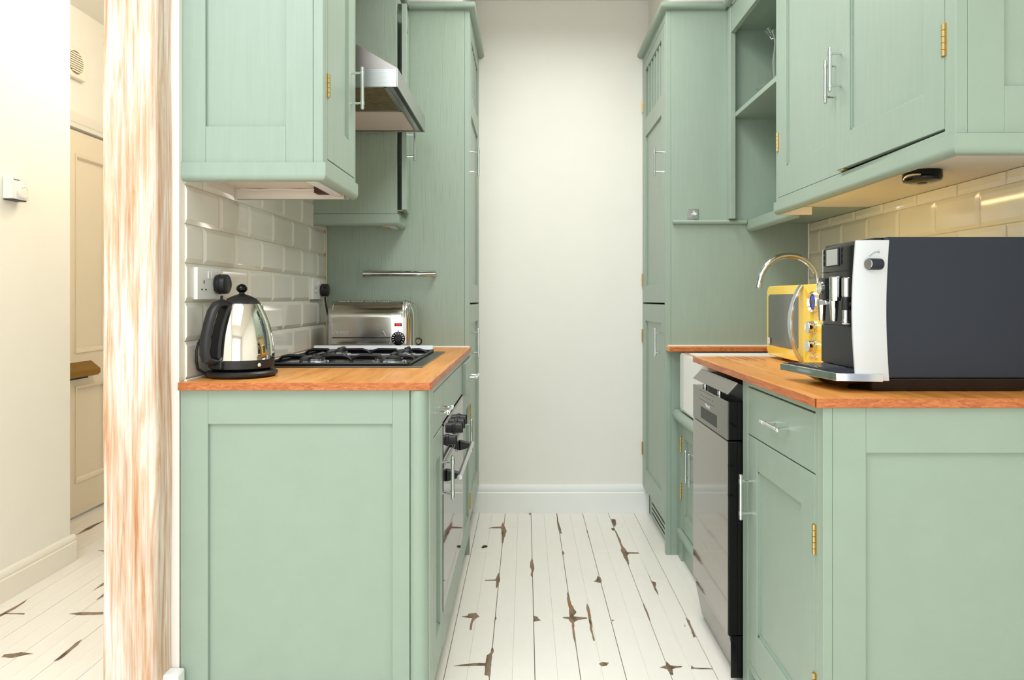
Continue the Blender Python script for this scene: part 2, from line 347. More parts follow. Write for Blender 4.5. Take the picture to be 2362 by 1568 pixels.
hb = B(); hb.box(-2.45, -2.3, 2.93, 3.02, 0, 2.7); hb.box(-2.45, -2.3, 3.86, 4.6, 0, 2.7); hb.box(-2.45, -2.3, 3.02, 3.86, 1.992, 2.7)
structure('wall_hall_side', hb, cream_wall, 'cream hall wall around the front door')
structure('wall_hall_end', B().box(-2.45, -1.03, 4.6, 4.75, 0, 2.7), cream_wall, 'cream end wall of the hall')
rb = B(); rb.box(-2.45, 1.4, -3.3, -3.1, 0, 0.3); rb.box(-2.45, 1.4, -3.3, -3.1, 2.4, 2.7); rb.box(-2.45, -1.5, -3.3, -3.1, 0.3, 2.4); rb.box(0.9, 1.4, -3.3, -3.1, 0.3, 2.4)
structure('wall_rear', rb, white_wall, 'white wall with the wide window behind the viewer')
def skirting(name, ax, f, sg, a0, a1, h, t, label, m):
    pr = [(0, 0), (t, 0), (t, h*0.72), (t*0.7, h*0.76), (t*0.85, h*0.82), (t*0.8, h*0.92), (t*0.45, h), (0, h)]
    b = B()
    if ax == 'x': b.prism([(f+sg*o, z) for o, z in pr], 'y', a0, a1)
    else: b.prism([(f+sg*o, z) for o, z in pr], 'x', a0, a1)
    return structure(name, b, m, label, 'skirting board')
skirting('baseboard_back', 'y', BW, -1, -0.28, 0.645, 0.146, 0.02, 'white skirting board along the end wall', white_gloss)
skirting('baseboard_hall', 'x', -1.95, 1, -3.0, 2.945, 0.112, 0.02, 'cream moulded skirting board along the hall wall', cream_gloss)
structure('baseboard_post', B().box(-0.912, -0.865, 1.70, 1.741, 0, 0.186), white_gloss, 'short white skirting block beside the wooden post', 'skirting board', 0.006)

# tiles
TP, TZ0, TL = 0.1013, 0.91, 0.203
def tile(parent, sx, xs, y0, y1, z0, z1, m, cache, cut):
    key = (round(y1-y0, 4), round(z1-z0, 4), sx, cut)
    if key not in cache:
        wy, wz = key[0], key[1]; e = 0.012; b = B(); D = 0.0085
        ey0 = 0.0008 if 'a' in cut else e; ey1 = 0.0008 if 'b' in cut else e; ez1 = 0.0008 if 't' in cut else min(e, wz*.4)
        rect = lambda x, p0, p1, q0, q1: [(x, p0, q0), (x, p1, q0), (x, p1, q1), (x, p0, q1)]
        b.loft([rect(0, 0, wy, 0, wz), rect(sx*D*0.4, 0, wy, 0, wz), rect(sx*D*0.94, ey0*.92, wy-ey1*.92, min(e, wz*.4)*.92, wz-ez1*.92), rect(sx*D, ey0*1.05, wy-ey1*1.05, min(e, wz*.4)*1.05, wz-ez1*1.05)])
        o = b.build('tile', m, smooth=False); cache[key] = o.data; bpy.data.objects.remove(o)
    o = bpy.data.objects.new('tile', cache[key]); COL.objects.link(o); o.location = (xs, y0, z0); o.parent = parent
    o.rotation_euler = (0, random.uniform(-0.004, 0.004), random.uniform(-0.004, 0.004))
def tile_wall(parent, sx, xs, ya, yb, jy, rows, ztop, m):
    cache = {}; g = 0.0011
    for n in range(rows):
        z0 = TZ0 + n*TP; z1 = min(z0+TP, ztop)
        if z1-z0 < 0.01: continue
        off = jy[n % 2]; k0 = math.floor((ya-off)/TL)
        for k in range(k0, k0+20):
            a, b_ = off+k*TL, off+(k+1)*TL; a2, b2 = max(a, ya), min(b_, yb)
            if b2-a2 < 0.008: continue
            cut = ('a' if a2 > a+1e-4 else '') + ('b' if b2 < b_-1e-4 else '') + ('t' if z1 < z0+TP-1e-4 else '')
            tile(parent, sx, xs, a2+g, b2-g, z0+g, z1-g, m, cache, cut)
    B().box(xs-sx*0.001, xs+sx*0.0022, ya, yb, TZ0-0.005, ztop).build('grout', grout, parent)
tile_wall(wl, 1, LW-0.0005, 1.765, 3.0, [1.962, 1.863], 9, 1.81, tile_m)
tile_wall(wr, -1, RW+0.0005, 1.30, 3.0, [1.875, 1.773], 6, 1.452, tile_r)
B().cyl((LW+0.009, 2.996, 0.91), (LW+0.009, 2.996, 1.43), 0.004, 8).build('corner_sealant', grout, wl)
B().cyl((RW-0.009, 2.996, 0.91), (RW-0.009, 2.996, 1.45), 0.004, 8).build('corner_sealant', sealant, wr)

cl = thing('added_fill_panel', (0.18, 2.3, 2.66), 'added unseen fill light panel over the galley aisle', 'ceiling light')  # unseen panel added to house the aisle fill light
q = B(); q.box(-0.09, -0.07, 1.63, 2.97, 2.66, 2.689); q.box(0.43, 0.45, 1.63, 2.97, 2.66, 2.689); q.box(-0.07, 0.43, 1.63, 1.65, 2.66, 2.689); q.box(-0.07, 0.43, 2.95, 2.97, 2.66, 2.689); q.build('added_panel_frame', white_pl, cl)
B().box(-0.07, 0.43, 1.65, 2.95, 2.675, 2.68).build('added_panel_diffuser', white_pl, cl)

# wooden post at the wall end
pb = B(); pts = []
x0, x1, y0, y1 = -1.03, -0.901, 1.665, 1.741
for k in range(7):
    a = -PI/2 + k/6*PI/2; pts.append((x1-0.022+0.022*math.cos(a), y0+0.022+0.022*math.sin(a)))
pts += [(x1, y1), (x0, y1), (x0, y0+0.006), (x0+0.006, y0)]
rings = []
for i in range(41):
    z = 2.69*i/40; rings.append([(x + 0.0012*math.sin(z*9+x*40), y + 0.001*math.sin(z*7+1), z) for x, y in pts])
pb.loft(rings)
post = tag(pb.build('wooden_post', pine), 'limed stripped pine post at the end of the partition wall', 'post')

# ------------------------------------------------------------------ hall: front door, letter box, chime, thermostat
dr = thing('door_1', (-2.3, 3.44, 0.012), 'cream panelled front door at the end of the hall', 'door', kind='structure')
DX = -2.302
zs = [0.012, 0.18, 0.675, 0.846, 1.863, 1.981]; ysd = [3.032, 3.115, 3.385, 3.495, 3.765, 3.846]
b = B()
b.box(DX-0.04, DX, ysd[0], ysd[1], zs[0], zs[5]); b.box(DX-0.04, DX, ysd[4], ysd[5], zs[0], zs[5])
for z0, z1 in ((zs[0], zs[1]), (zs[2], zs[3]), (zs[4], zs[5])): b.box(DX-0.04, DX, ysd[1], ysd[4], z0, z1)
for z0, z1 in ((zs[1], zs[2]), (zs[3], zs[4])): b.box(DX-0.04, DX, ysd[2], ysd[3], z0, z1)
b.build('door_frame', cream_door, dr)
for (y0, y1) in ((ysd[1], ysd[2]), (ysd[3], ysd[4])):
    for (z0, z1) in ((zs[1], zs[2]), (zs[3], zs[4])):
        B().box(DX-0.03, DX-0.014, y0-0.002, y1+0.002, z0-0.002, z1+0.002).build('panel', cream_door, dr)
        q = B(); e = 0.022
        o_ = [(y0, z0), (y1, z0), (y1, z1), (y0, z1)]; i_ = [(y0+e, z0+e), (y1-e, z0+e), (y1-e, z1-e), (y0+e, z1-e)]
        for k in range(4):
            j = (k+1) % 4
            q.loft([[(DX-0.016, *o_[k]), (DX+0.006, *o_[k]), (DX+0.004, *[o_[k][t]*.45+i_[k][t]*.55 for t in (0, 1)]), (DX-0.013, *i_[k])],
                    [(DX-0.016, *o_[j]), (DX+0.006, *o_[j]), (DX+0.004, *[o_[j][t]*.45+i_[j][t]*.55 for t in (0, 1)]), (DX-0.013, *i_[j])]])
        q.build('panel_moulding', cream_door, dr)
for z in (1.535, 0.99, 0.3):
    q = B()
    for i in range(5): q.cyl((DX+0.006, 3.850, z-0.05+i*0.02+0.001), (DX+0.006, 3.850, z-0.031+i*0.02), 0.006, 8)
    q.build('hinge', black, dr)
q = B(); q.prism([(-2.306, 0.735), (-2.262, 0.722), (-2.250, 0.735), (-2.250, 0.757), (-2.300, 0.797), (-2.306, 0.797)], 'y', 3.28, 3.625)
lb = tag(q.build('letter_box', brass_d, bev=0.002), 'brass letter box hood on the cream front door', 'letter box')
B().box(-2.30, -2.262, 3.30, 3.54, 0.716, 0.7255).build('brush_slot', dark, lb)
q = B()
pr = [(0, 0), (0.016, 0.0), (0.018, 0.02), (0.024, 0.026), (0.03, 0.05), (0.034, 0.07), (0, 0.072)]
q.prism([(-2.3+o, 1.992+z) for o, z in pr], 'y', 3.0, 3.93); q.box(-2.3, -2.275, 3.862, 3.93, 0, 1.992)
structure('trim_1', q, cream_gloss, 'cream architrave around the front door', 'architrave')
ch = thing('door_chime', (-2.3, 3.46, 2.24), 'cream box chime with round slatted grille above the door', 'door chime')
B().box(-2.3, -2.268, 3.375, 3.535, 2.238, 2.388).build('casing', cream_gloss, ch, 0.004)
B().lathe((-2.2678, 3.452, 2.313), [(0.0, 0), (0.056, 0), (0.058, 0.0012), (0, 0.0013)], 28, 'x').build('grille_shade_disc', mat('grille_shade_brown', (150, 128, 90), 0.7), ch)  # darker brown disc paints the shade between the slats
for k in range(9):
    zz = 2.268 + k*0.0112; hw = math.sqrt(max(0.0002, 0.055**2-(zz-2.313)**2))
    B().box(-2.268, -2.263, 3.452-hw, 3.452+hw, zz-0.0032, zz+0.0032).build('slat', cream_gloss, ch)
th = thing('thermostat', (-1.95, 2.59, 1.49), 'small white wall thermostat with round dial', 'thermostat')
B().box(-1.95, -1.911, 2.55, 2.632, 1.496, 1.582).build('casing', white_pl, th, 0.003)
dl = B().lathe((-1.911, 2.598, 1.527), [(0.025, 0), (0.025, 0.008), (0.022, 0.011), (0.0, 0.0112)], 28, 'x').build('dial', cream_gloss, th)
for k in range(4):
    a = 0.6+k*0.6; B().box(-1.9, -1.8995, 2.598+0.017*math.cos(a)-0.001, 2.598+0.017*math.cos(a)+0.001, 1.527+0.017*math.sin(a)-0.002, 1.527+0.017*math.sin(a)+0.002).build('dial_mark', print_grey, dl)
B().box(-1.9111, -1.9106, 2.556, 2.585, 1.5665, 1.5695).build('printed_name', print_dark, th)
q = B(); q.box(-1.95, -1.915, 2.556, 2.626, 1.492, 1.4965); q.build('bottom_vent', print_dark, th)
lm = thing('ceiling_lamp', (-1.3, 2.95, 2.40), 'frosted globe lamp under the hall ceiling', 'lamp')
B().lathe((-1.3, 2.95, 2.4), [(0.001, 0), (0.05, 0.01), (0.09, 0.05), (0.1, 0.1), (0.09, 0.15), (0.05, 0.185), (0.03, 0.19)], 24).build('globe', lampglobe, lm)
B().lathe((-1.3, 2.95, 2.588), [(0.04, 0), (0.05, 0.022)], 20).build('ceiling_rose', white_pl, lm)

# ------------------------------------------------------------------ left run: base cabinets, oven, worktop
LX = -0.245
c1 = thing('base_cabinet', (-0.56, 1.88, 0), 'green base cabinet with shaker end panel under the kettle', 'cabinet')
carcass(c1, 1, LX-0.021, -0.872, 1.767, 2.016, 0.09, 0.888)
shaker(c1, 'y', -1, 1.745, -0.88, -0.296, 0, 0.889, 0.070, 0.087, 0.13, 'end_panel', green_s, st2=0.044, bead=False)
q = B(); q.box(-0.296, LX, 1.752, 1.766, 0, 0.889)
q.build('corner_stile', green_s, c1)
q = B(); q.cyl((-0.272, 1.754, 0), (-0.272, 1.754, 0.889), 0.0235, 28); q.build('corner_bead', green_s, c1)
q = B(); q.face('x', 1, LX, 1.7665, 1.815, 0, 0.889, 0, 0.02); q.face('x', 1, LX, 1.815, 2.018, 0.873, 0.889, 0, 0.02); q.build('face_frame', green_s, c1, 0.0012)
d = slab(c1, 'drawer', 'x', 1, LX, 1.8175, 2.0155, 0.753, 0.8705); handle(d, 1, LX, 1.917, 0.811, False)
d = shaker(c1, 'x', 1, LX, 1.8175, 2.0155, 0.10, 0.749, 0.05, 0.075, 0.09); handle(d, 1, LX, 1.992, 0.602)
B().box(-0.30, -0.278, 1.765, 2.995, 0, 0.09).build('plinth', green_s, c1)

oh = thing('oven_housing', (-0.56, 2.33, 0), 'green oven housing with plain fascia above the oven', 'cabinet')
B().box(-0.872, LX-0.021, 2.0185, 2.646, 0.76, 0.888).build('body', green_s, oh)
slab(oh, 'fascia', 'x', 1, LX, 2.0195, 2.645, 0.757, 0.8705)
slab(oh, 'top_rail', 'x', 1, LX, 2.0185, 2.648, 0.8735, 0.889); slab(oh, 'bottom_rail', 'x', 1, LX, 2.0195, 2.645, 0.09, 0.193)
ov = thing('oven', (-0.56, 2.33, 0.2), 'built-in oven with mirror glass door and black knobs', 'oven')
OX = LX+0.002
B().box(-0.85, OX-0.012, 2.0235, 2.642, 0.199, 0.745).build('body', black, ov)
slab(ov, 'control_panel', 'x', 1, OX, 2.0215, 2.644, 0.635, 0.742, 0.012, oven_glass)
slab(ov, 'top_trim', 'x', 1, OX+0.001, 2.0215, 2.644, 0.743, 0.7525, 0.014, black_g)
slab(ov, 'door_gap_trim', 'x', 1, OX+0.0005, 2.0215, 2.644, 0.622, 0.6335, 0.012, black_g)
d = slab(ov, 'oven_door', 'x', 1, OX, 2.0215, 2.644, 0.199, 0.62, 0.012, oven_glass)
for y in (2.1, 2.53):
    B().prism([(OX, 0.60), (OX+0.045, 0.588), (OX+0.047, 0.578), (OX, 0.563)], 'y', y-0.012, y+0.012).build('handle_bracket', black, d, 0.003)
B().cyl((OX+0.042, 2.07, 0.582), (OX+0.042, 2.56, 0.582), 0.008, 12).build('door_handle', satin, d)
for y, r in ((2.12, 0.016), (2.32, 0.019), (2.40, 0.019), (2.48, 0.019)):
    k = B().lathe((OX, y, 0.685), [(r+0.003, 0), (r+0.003, 0.004), (r, 0.006), (r*0.92, 0.026), (r*0.6, 0.027)], 24, 'x').build('knob', black, ov)
    B().box(OX+0.026, OX+0.03, y-0.003, y+0.003, 0.685-r*0.85, 0.685+r*0.85).build('grip', black_g, k, 0.001)

c2 = thing('base_cabinet', (-0.56, 2.82, 0), 'narrow green base cabinet between oven and tall cabinet', 'cabinet')
carcass(c2, 1, LX-0.021, -0.872, 2.650, 2.994, 0.09, 0.888)
slab(c2, 'top_rail', 'x', 1, LX, 2.650, 2.994, 0.8735, 0.889)
d = slab(c2, 'drawer', 'x', 1, LX+0.013, 2.652, 2.99, 0.747, 0.8705, 0.034); handle(d, 1, LX+0.013, 2.80, 0.806, False)
d = shaker(c2, 'x', 1, LX, 2.652, 2.99, 0.10, 0.742, 0.055, 0.075, 0.09); handle(d, 1, LX, 2.69, 0.585); hinge(d, 1, LX, 2.988, 0.63); hinge(d, 1, LX, 2.988, 0.24)

wt = tag(B().box(-0.876, -0.2425, 1.7305, 2.998, 0.8905, 0.91).build('worktop', wtop, bev=0.0015), 'orange oiled wood worktop carrying the hob and kettle', 'worktop')
q = B(); q.box(-0.8785, -0.240, 1.7275, 1.7303, 0.8903, 0.9098); q.box(-0.2423, -0.2395, 1.7275, 2.998, 0.8903, 0.9098); q.build('edge_lipping', wedge, wt, 0.0008)
q = B(); q.box(-0.873, -0.866, 1.75, 2.99, 0.9095, 0.9145); q.box(-0.87, -0.246, 2.9915, 2.9985, 0.9095, 0.9155); q.build('sealant_bead', sealant, wt, 0.001)

# hob
hob = thing('gas_hob', (-0.58, 2.40, 0.91), 'black gas hob with cast iron pan supports', 'hob')
HX0, HX1, HY0, HY1 = -0.842, -0.318, 2.10, 2.70
B().box(HX0, HX1, HY0, HY1, 0.9101, 0.9145).build('steel_rim', mat('dark_hob_steel', (112, 112, 110), 0.3, 1.0), hob, 0.001)
B().box(HX0+0.018, HX1-0.034, HY0+0.018, HY1-0.022, 0.913, 0.9155).build('hob_plate', black_g, hob, 0.001)
B().prism([(HY1-0.030, 0.9150), (HY1-0.008, 0.9385), (HY1-0.006, 0.9385), (HY1-0.006, 0.9150)], 'x', HX0+0.01, -0.365).build('rear_upstand', mat('pale_reflection', (222, 228, 235), 0.3), hob, 0.0008)  # pale colour stands in for window light reflected off the strip
for bx_, by_, br in ((-0.70, 2.25, 0.040), (-0.45, 2.25, 0.046), (-0.70, 2.55, 0.036), (-0.45, 2.55, 0.028)):
    k = B().lathe((bx_, by_, 0.9155), [(br+0.012, 0), (br+0.010, 0.003), (br, 0.004), (br, 0.011), (br*0.9, 0.012)], 28).build('burner', satin, hob)
    B().lathe((bx_, by_, 0.9275), [(br*0.86, 0), (br*0.9, 0.003), (br*0.8, 0.006), (0, 0.0065)], 28).build('burner_cap', iron, k)
for ya, yb in ((2.125, 2.392), (2.398, 2.665)):
    g = B(); xa, xb = HX0+0.028, HX1-0.046; zt = 0.934; yc = (ya+yb)/2; r = 0.0055
    fr = [(xa, ya), (xb, ya), (xb, yb), (xa, yb)]
    for k in range(4):
        p, s_ = fr[k], fr[(k+1) % 4]; mid = ((p[0]+s_[0])/2, (p[1]+s_[1])/2)
        g.tube([(p[0], p[1], 0.9195), (s_[0], s_[1], 0.9195)], r*0.9, 6)
        g.tube([(p[0], p[1], 0.9155), (p[0], p[1], 0.925)], r, 6)
    for bx_ in (-0.70, -0.45):
        for a in range(4):
            an = a*PI/2; ux, uy = math.cos(an), math.sin(an)
            if a % 2 == 0: o_ = ((xb-bx_) if ux > 0 else (bx_-xa)); o_ = min(o_, 0.125)
            else: o_ = (yb-ya)/2
            s0 = (bx_+ux*o_, yc+uy*o_)
            g.tube([(s0[0], s0[1], 0.9195), (bx_+ux*(o_-0.012), yc+uy*(o_-0.012), 0.930), (bx_+ux*(o_-0.03), yc+uy*(o_-0.03), zt), (bx_+ux*0.03, yc+uy*0.03, zt), (bx_+ux*0.022, yc+uy*0.022, zt-0.006)], r, 6, rs=[r, r, r*1.15, r, r*.8])
    g.build('pan_support', iron, hob)

# kettle
KX, KY = -0.777, 1.874
kd = Vector((-0.45, -0.89, 0)).normalized(); kside = Vector((-kd.y, kd.x, 0))
kt = thing('kettle', (KX, KY, 0.91), 'polished steel dome kettle with black handle on its round base', 'kettle')
B().lathe((KX, KY, 0.9105), [(0.080, 0), (0.086, 0.001), (0.093, 0.007), (0.0935, 0.012), (0.088, 0.017), (0.07, 0.019), (0, 0.019)], 48).build('power_base', black, kt)
WXL = LW+0.0088
B().tube([(KX-0.075, KY-0.05, 0.920), (KX-0.090, KY-0.062, 0.935), (-0.866, 1.80, 0.958), (-0.865, 1.799, 0.985), (-0.864, 1.808, 1.005), (-0.863, 1.83, 1.02), (-0.860, 1.87, 1.03), (-0.857, 1.90, 1.06), (-0.852, 1.912, 1.10), (-0.850, 1.915, 1.13)], 0.0036, 8).build('cord', black, kt)
pl = B().lathe((-0.8625, 1.915, 1.162), [(0.020, 0), (0.027, 0.002), (0.028, 0.009), (0.0255, 0.012), (0.0255, 0.014), (0.028, 0.017), (0.027, 0.028), (0.022, 0.031), (0.0, 0.0315)], 28, 'x').build('plug', black, kt)
B().lathe((KX, KY, 0.9298), [(0.070, 0), (0.078, 0.003), (0.0835, 0.006), (0.0845, 0.026), (0.084, 0.0285)], 56).build('lower_band', black, kt)
prof = []
for i in range(25):
    t = i/24; z = 0.0285 + t*0.149; 
    prof.append((0.0845*(1-0.43*t**2.2), z))
B().lathe((KX, KY, 0.9298), prof, 64).build('steel_body', polished, kt)
z1 = prof[-1][1]; r1 = prof[-1][0]
ld = B().lathe((KX, KY, 0.9298), [(r1, z1), (r1*0.985, z1+0.002), (r1*0.92, z1+0.006), (r1*0.76, z1+0.0145), (r1*0.48, z1+0.0215), (0.010, z1+0.026), (0.007, z1+0.028), (0.007, z1+0.031)], 40).build('lid', black, kt)
B().lathe((KX, KY, 0.9298+z1+0.030), [(0.004, 0), (0.0105, 0.003), (0.0142, 0.009), (0.0142, 0.014), (0.010, 0.021), (0.003, 0.0245)], 24).build('lid_knob', black_g, ld)
def kp(r, z, s=0.0): p = Vector((KX, KY, z)) + kd*r + kside*s; return tuple(p)
q = B()
def rad(z): t = max(0, min(1, (z-0.9298-0.0285)/0.149)); return 0.0845*(1-0.43*t**2.2)
rings = []
for i in range(15):                                                     # backing strip of the handle
    z = 0.965+i*(1.108-0.965)/14; r = rad(z); rings.append([kp(math.sqrt(max(r*r-0.019**2, 1e-6))-0.004, z, 0.019), kp(r+0.005, z, 0.014), kp(r+0.006, z, -0.014), kp(math.sqrt(max(r*r-0.019**2, 1e-6))-0.004, z, -0.019)])
q.loft(rings); q.build('handle_strip', black, kt)
path = [(0.050, 1.106), (0.064, 1.110), (0.082, 1.105), (0.095, 1.087), (0.105, 1.058), (0.113, 1.028), (0.117, 1.0), (0.117, 0.978), (0.112, 0.963), (0.098, 0.957), (0.084, 0.956)]
q = B(); q.tube([kp(r, z) for r, z in path], 0.0105, 14, flat=1.55, up=tuple(kd.cross(kside) * 0 + Vector((0, 0, 1))) if False else None); q.build('handle', black, kt)
g = Vector((0.93, -0.36, 0)).normalized(); gs = Vector((-g.y, g.x, 0)); rings = []
for i in range(11):
    z = 0.985+i*0.0085; r = rad(z)+0.0015; c = Vector((KX, KY, z)); wd = 0.006*math.sin(PI*(i+0.6)/11.2)+0.001
    rings.append([tuple(c+g*(r-0.003)+gs*wd), tuple(c+g*r+gs*wd*.7), tuple(c+g*r-gs*wd*.7), tuple(c+g*(r-0.003)-gs*wd)])
q = B().loft(rings); q.build('water_gauge', mat('smoked_gauge', (70, 76, 84), 0.12), kt)
p = Vector((KX, KY, 0)) + kd*0.084 + kside*0.004
q = B(); q.box(-0.022, 0.022, -0.006, 0.012, 0.936, 0.958); q.build('switch', black, kt, 0.003, Matrix.Translation((p.x, p.y, 0)) @ Matrix.Rotation(math.atan2(kd.x, -kd.y), 4, 'Z'))
q = B(); pp = Vector((KX, KY, 0.945)) + Vector((0.80, -0.6, 0)).normalized()*0.0846
q.lathe((0, 0, 0), [(0.005, 0), (0.004, 0.0012), (0, 0.0014)], 14, 'x'); q.build('pilot_light', print_lite, kt, 0, Matrix.Translation(pp) @ Matrix.Rotation(math.atan2(-0.6, 0.80), 4, 'Z'))
sp = Vector((0.45, 0.89, 0)).normalized(); c = Vector((KX, KY, 0))
q = B(); q.tube([c+sp*0.03+Vector((0, 0, 1.075)), c+sp*0.052+Vector((0, 0, 1.092)), c+sp*0.064+Vector((0, 0, 1.100))], 0.014, 14, rs=[0.02, 0.014, 0.010]); q.build('spout', polished, kt)

# sockets
def socket(y0, label):
    s = thing('wall_socket', (WXL, y0+0.073, 1.12), label, 'socket', 'white double sockets on the left tiles')
    B().box(WXL-0.003, WXL+0.009, y0, y0+0.146, 1.119, 1.205).build('face_plate', white_pl, s, 0.002)
    for k in range(2):
        yc = y0+0.036+k*0.074
        B().box(WXL+0.009, WXL+0.0115, y0+0.058+k*0.017, y0+0.071+k*0.017, 1.176, 1.196).build('rocker_switch', white_pl, s, 0.001)
        for dy, dz, hy, hz in ((0, 1.166, 0.002, 0.005), (-0.011, 1.146, 0.0035, 0.002), (0.011, 1.146, 0.0035, 0.002)):
            B().box(WXL+0.008, WXL+0.0094, yc+dy-hy, yc+dy+hy, dz-hz, dz+hz).build('pin_slot', dark, s)
    for dy in (0.012, 0.134): B().lathe((WXL+0.0088, y0+dy, 1.188), [(0.003, 0), (0.003, 0.0006), (0, 0.0007)], 10, 'x').build('screw_cover', print_lite, s)
socket(1.803, 'white double wall socket beside the kettle')
socket(2.783, 'white double wall socket in the corner behind the toaster')

# toaster
TY0, TY1, TZ = 2.74, 2.925, 0.911
ts = thing('toaster', (-0.62, 2.83, 0.91), 'polished steel four-slot toaster with a dial', 'toaster')
def arch(y0, y1, zt, zb=TZ+0.014, r=0.066, n=9):
    P = [(y0, zb)]
    for k in range(n): a = PI - k/(n-1)*PI/2; P.append((y0+r+r*math.cos(a), zt-r+r*math.sin(a)))
    for k in range(n): a = PI/2 - k/(n-1)*PI/2; P.append((y1-r+r*math.cos(a), zt-r+r*math.sin(a)))
    P.append((y1, zb)); return P
B().prism(arch(TY0, TY1, 1.112), 'x', -0.776, -0.540).build('main_body', toast_m, ts)
def cap_rings(specs): return [[(x, y, z) for y, z in arch(TY0+i, TY1-i, 1.112-i*0.9, r=max(0.066-i*.5, 0.02))] for x, i in specs]
B().loft(cap_rings([(-0.776, -0.002), (-0.787, -0.002), (-0.794, 0.004), (-0.798, 0.014)])).build('end_cap', steel, ts)
B().loft(cap_rings([(-0.540, -0.003), (-0.497, -0.003), (-0.482, 0.001), (-0.470, 0.008), (-0.460, 0.019), (-0.453, 0.034), (-0.450, 0.052)])).build('control_end', toast_m, ts)
for x, i in ((-0.495, -0.004), (-0.486, -0.0012), (-0.477, 0.0028), (-0.469, 0.0082)):
    q = B(); pr = arch(TY0+i, TY1-i, 1.112-i*.9+0.0005, r=max(0.066-i*.5, 0.02)); q.tube([(x, y, z) for y, z in pr[1:-1]], 0.0022, 6); q.build('rib', toast_m, ts)
B().box(-0.775, -0.541, TY0-0.0006, TY0+0.01, 0.964, 0.968).build('tray_gap', dark, ts)
B().box(-0.775, -0.541, TY0-0.001, TY0+0.01, TZ+0.016, 0.9635).build('crumb_tray', toast_m, ts, 0.0008)
for k in range(4):
    xx = -0.765+k*0.054; s_ = B().box(xx, xx+0.044, TY0+0.055, TY1-0.04, 1.1105, 1.1135).build('slot_guard', toast_m, ts, 0.001)
    for j in range(5): B().tube([(xx+0.006+j*0.008, TY0+0.05, 1.1115), (xx+0.006+j*0.008, TY0+0.075, 1.1165), (xx+0.006+j*0.008, TY1-0.06, 1.1165), (xx+0.006+j*0.008, TY1-0.035, 1.1115)], 0.0016, 6).build('guard_wire', toast_m, s_)
k = B().lathe((-0.510, TY0-0.003, 0.963), [(0.0275, 0), (0.0275, -0.001), (0.026, -0.0015), (0, -0.0016)], 32, 'y').build('dial_plate', black_g, ts)
for j in range(11):
    a = -0.7+j*(PI+1.4)/10; B().box(-0.0016, 0.0016, TY0-0.0052, TY0-0.0046, 0.0175, 0.0240).build('dial_mark', print_lite, k, 0, Matrix.Translation((-0.510, 0, 0.963)) @ Matrix.Rotation(a-PI/2, 4, 'Y'))
B().lathe((-0.510, TY0-0.004, 0.963), [(0.0135, 0), (0.0135, -0.005), (0.0125, -0.007), (0, -0.0072)], 28, 'y').build('dial_knob', black, k)
B().box(-0.5120, -0.5080, TY0-0.014, TY0-0.010, 0.951, 0.975).build('dial_grip', black, k, 0.001)
B().box(-0.525, -0.495, TY0-0.0050, TY0-0.002, 1.012, 1.0245).build('switch_bezel', black_g, ts, 0.001)
B().box(-0.520, -0.500, TY0-0.0065, TY0-0.0045, 1.0145, 1.022).build('red_switch', red_led, ts, 0.0006)
B().lathe((-0.510, TY0-0.003, 0.9925), [(0.0025, 0), (0.0025, -0.001), (0, -0.0012)], 12, 'y').build('indicator_dot', black_g, ts)
for x in (-0.772, -0.545):
    for z in (0.985, 0.944): B().lathe((x+0.001, TY0-0.0005, z), [(0.0025, 0), (0.002, -0.0014), (0, -0.0016)], 10, 'y').build('rivet', satin, ts)
text('embossed_name', 'DUALIT', 0.021, satin, ts, FRONT(-0.735, TY0-0.0006, 0.985), 0.0006)
q = B()
for (xa, za), (xb, zb) in (((-0.582, 0.974), (-0.561, 0.974)), ((-0.561, 0.974), (-0.5715, 0.994)), ((-0.5715, 0.994), (-0.582, 0.974))): q.cyl((xa, TY0-0.0004, za), (xb, TY0-0.0004, zb), 0.0014, 6)
q.build('triangle_mark', satin, ts)
for x in (-0.76, -0.52):
    for y in (TY0+0.02, TY1-0.02): B().lathe((x, y, 0.9101), [(0.008, 0), (0.009, 0.012), (0.009, 0.017)], 14).build('foot', black, ts)
B().tube([(-0.463, 2.86, 0.953), (-0.445, 2.862, 0.957), (-0.436, 2.863, 0.950), (-0.437, 2.864, 0.938), (-0.446, 2.865, 0.930), (-0.47, 2.87, 0.92)], 0.0035, 8).build('cord', black, ts)
B().tube([(-0.80, 2.88, 0.99), (-0.822, 2.89, 1.02), (-0.838, 2.892, 1.06), (-0.846, 2.892, 1.11), (-0.848, 2.892, 1.13)], 0.004, 8).build('cord', black, ts)
B().tube([(-0.80, 2.88, 0.99), (-0.81, 2.885, 0.97), (-0.805, 2.885, 0.94)], 0.004, 8).build('cord', black, ts)
B().lathe((-0.8625, 2.892, 1.158), [(0.020, 0), (0.026, 0.002), (0.027, 0.009), (0.025, 0.012), (0.027, 0.016), (0.026, 0.027), (0.020, 0.030), (0, 0.0305)], 24, 'x').build('plug', black, ts)

# chrome rail on the tall cabinet's side
ur = thing('utensil_rail', (-0.55, 2.97, 1.22), 'chrome utensil rail fixed to the left tall cabinet side', 'rail')
B().tube([(-0.706, 2.966, 1.231), (-0.703, 2.966, 1.231), (-0.391, 2.966, 1.231), (-0.388, 2.966, 1.231)], 0.0135, 20, rs=[0.010, 0.0135, 0.0135, 0.010]).build('bar', chrome, ur)
for x in (-0.698, -0.398): B().cyl((x, 2.966, 1.229), (x, 2.999, 1.229), 0.008, 12).build('bracket', chrome, ur)
B().cyl((-0.7, 2.966, 1.222), (-0.7, 2.966, 1.216), 0.004, 8).build('grub_screw', black, ur)

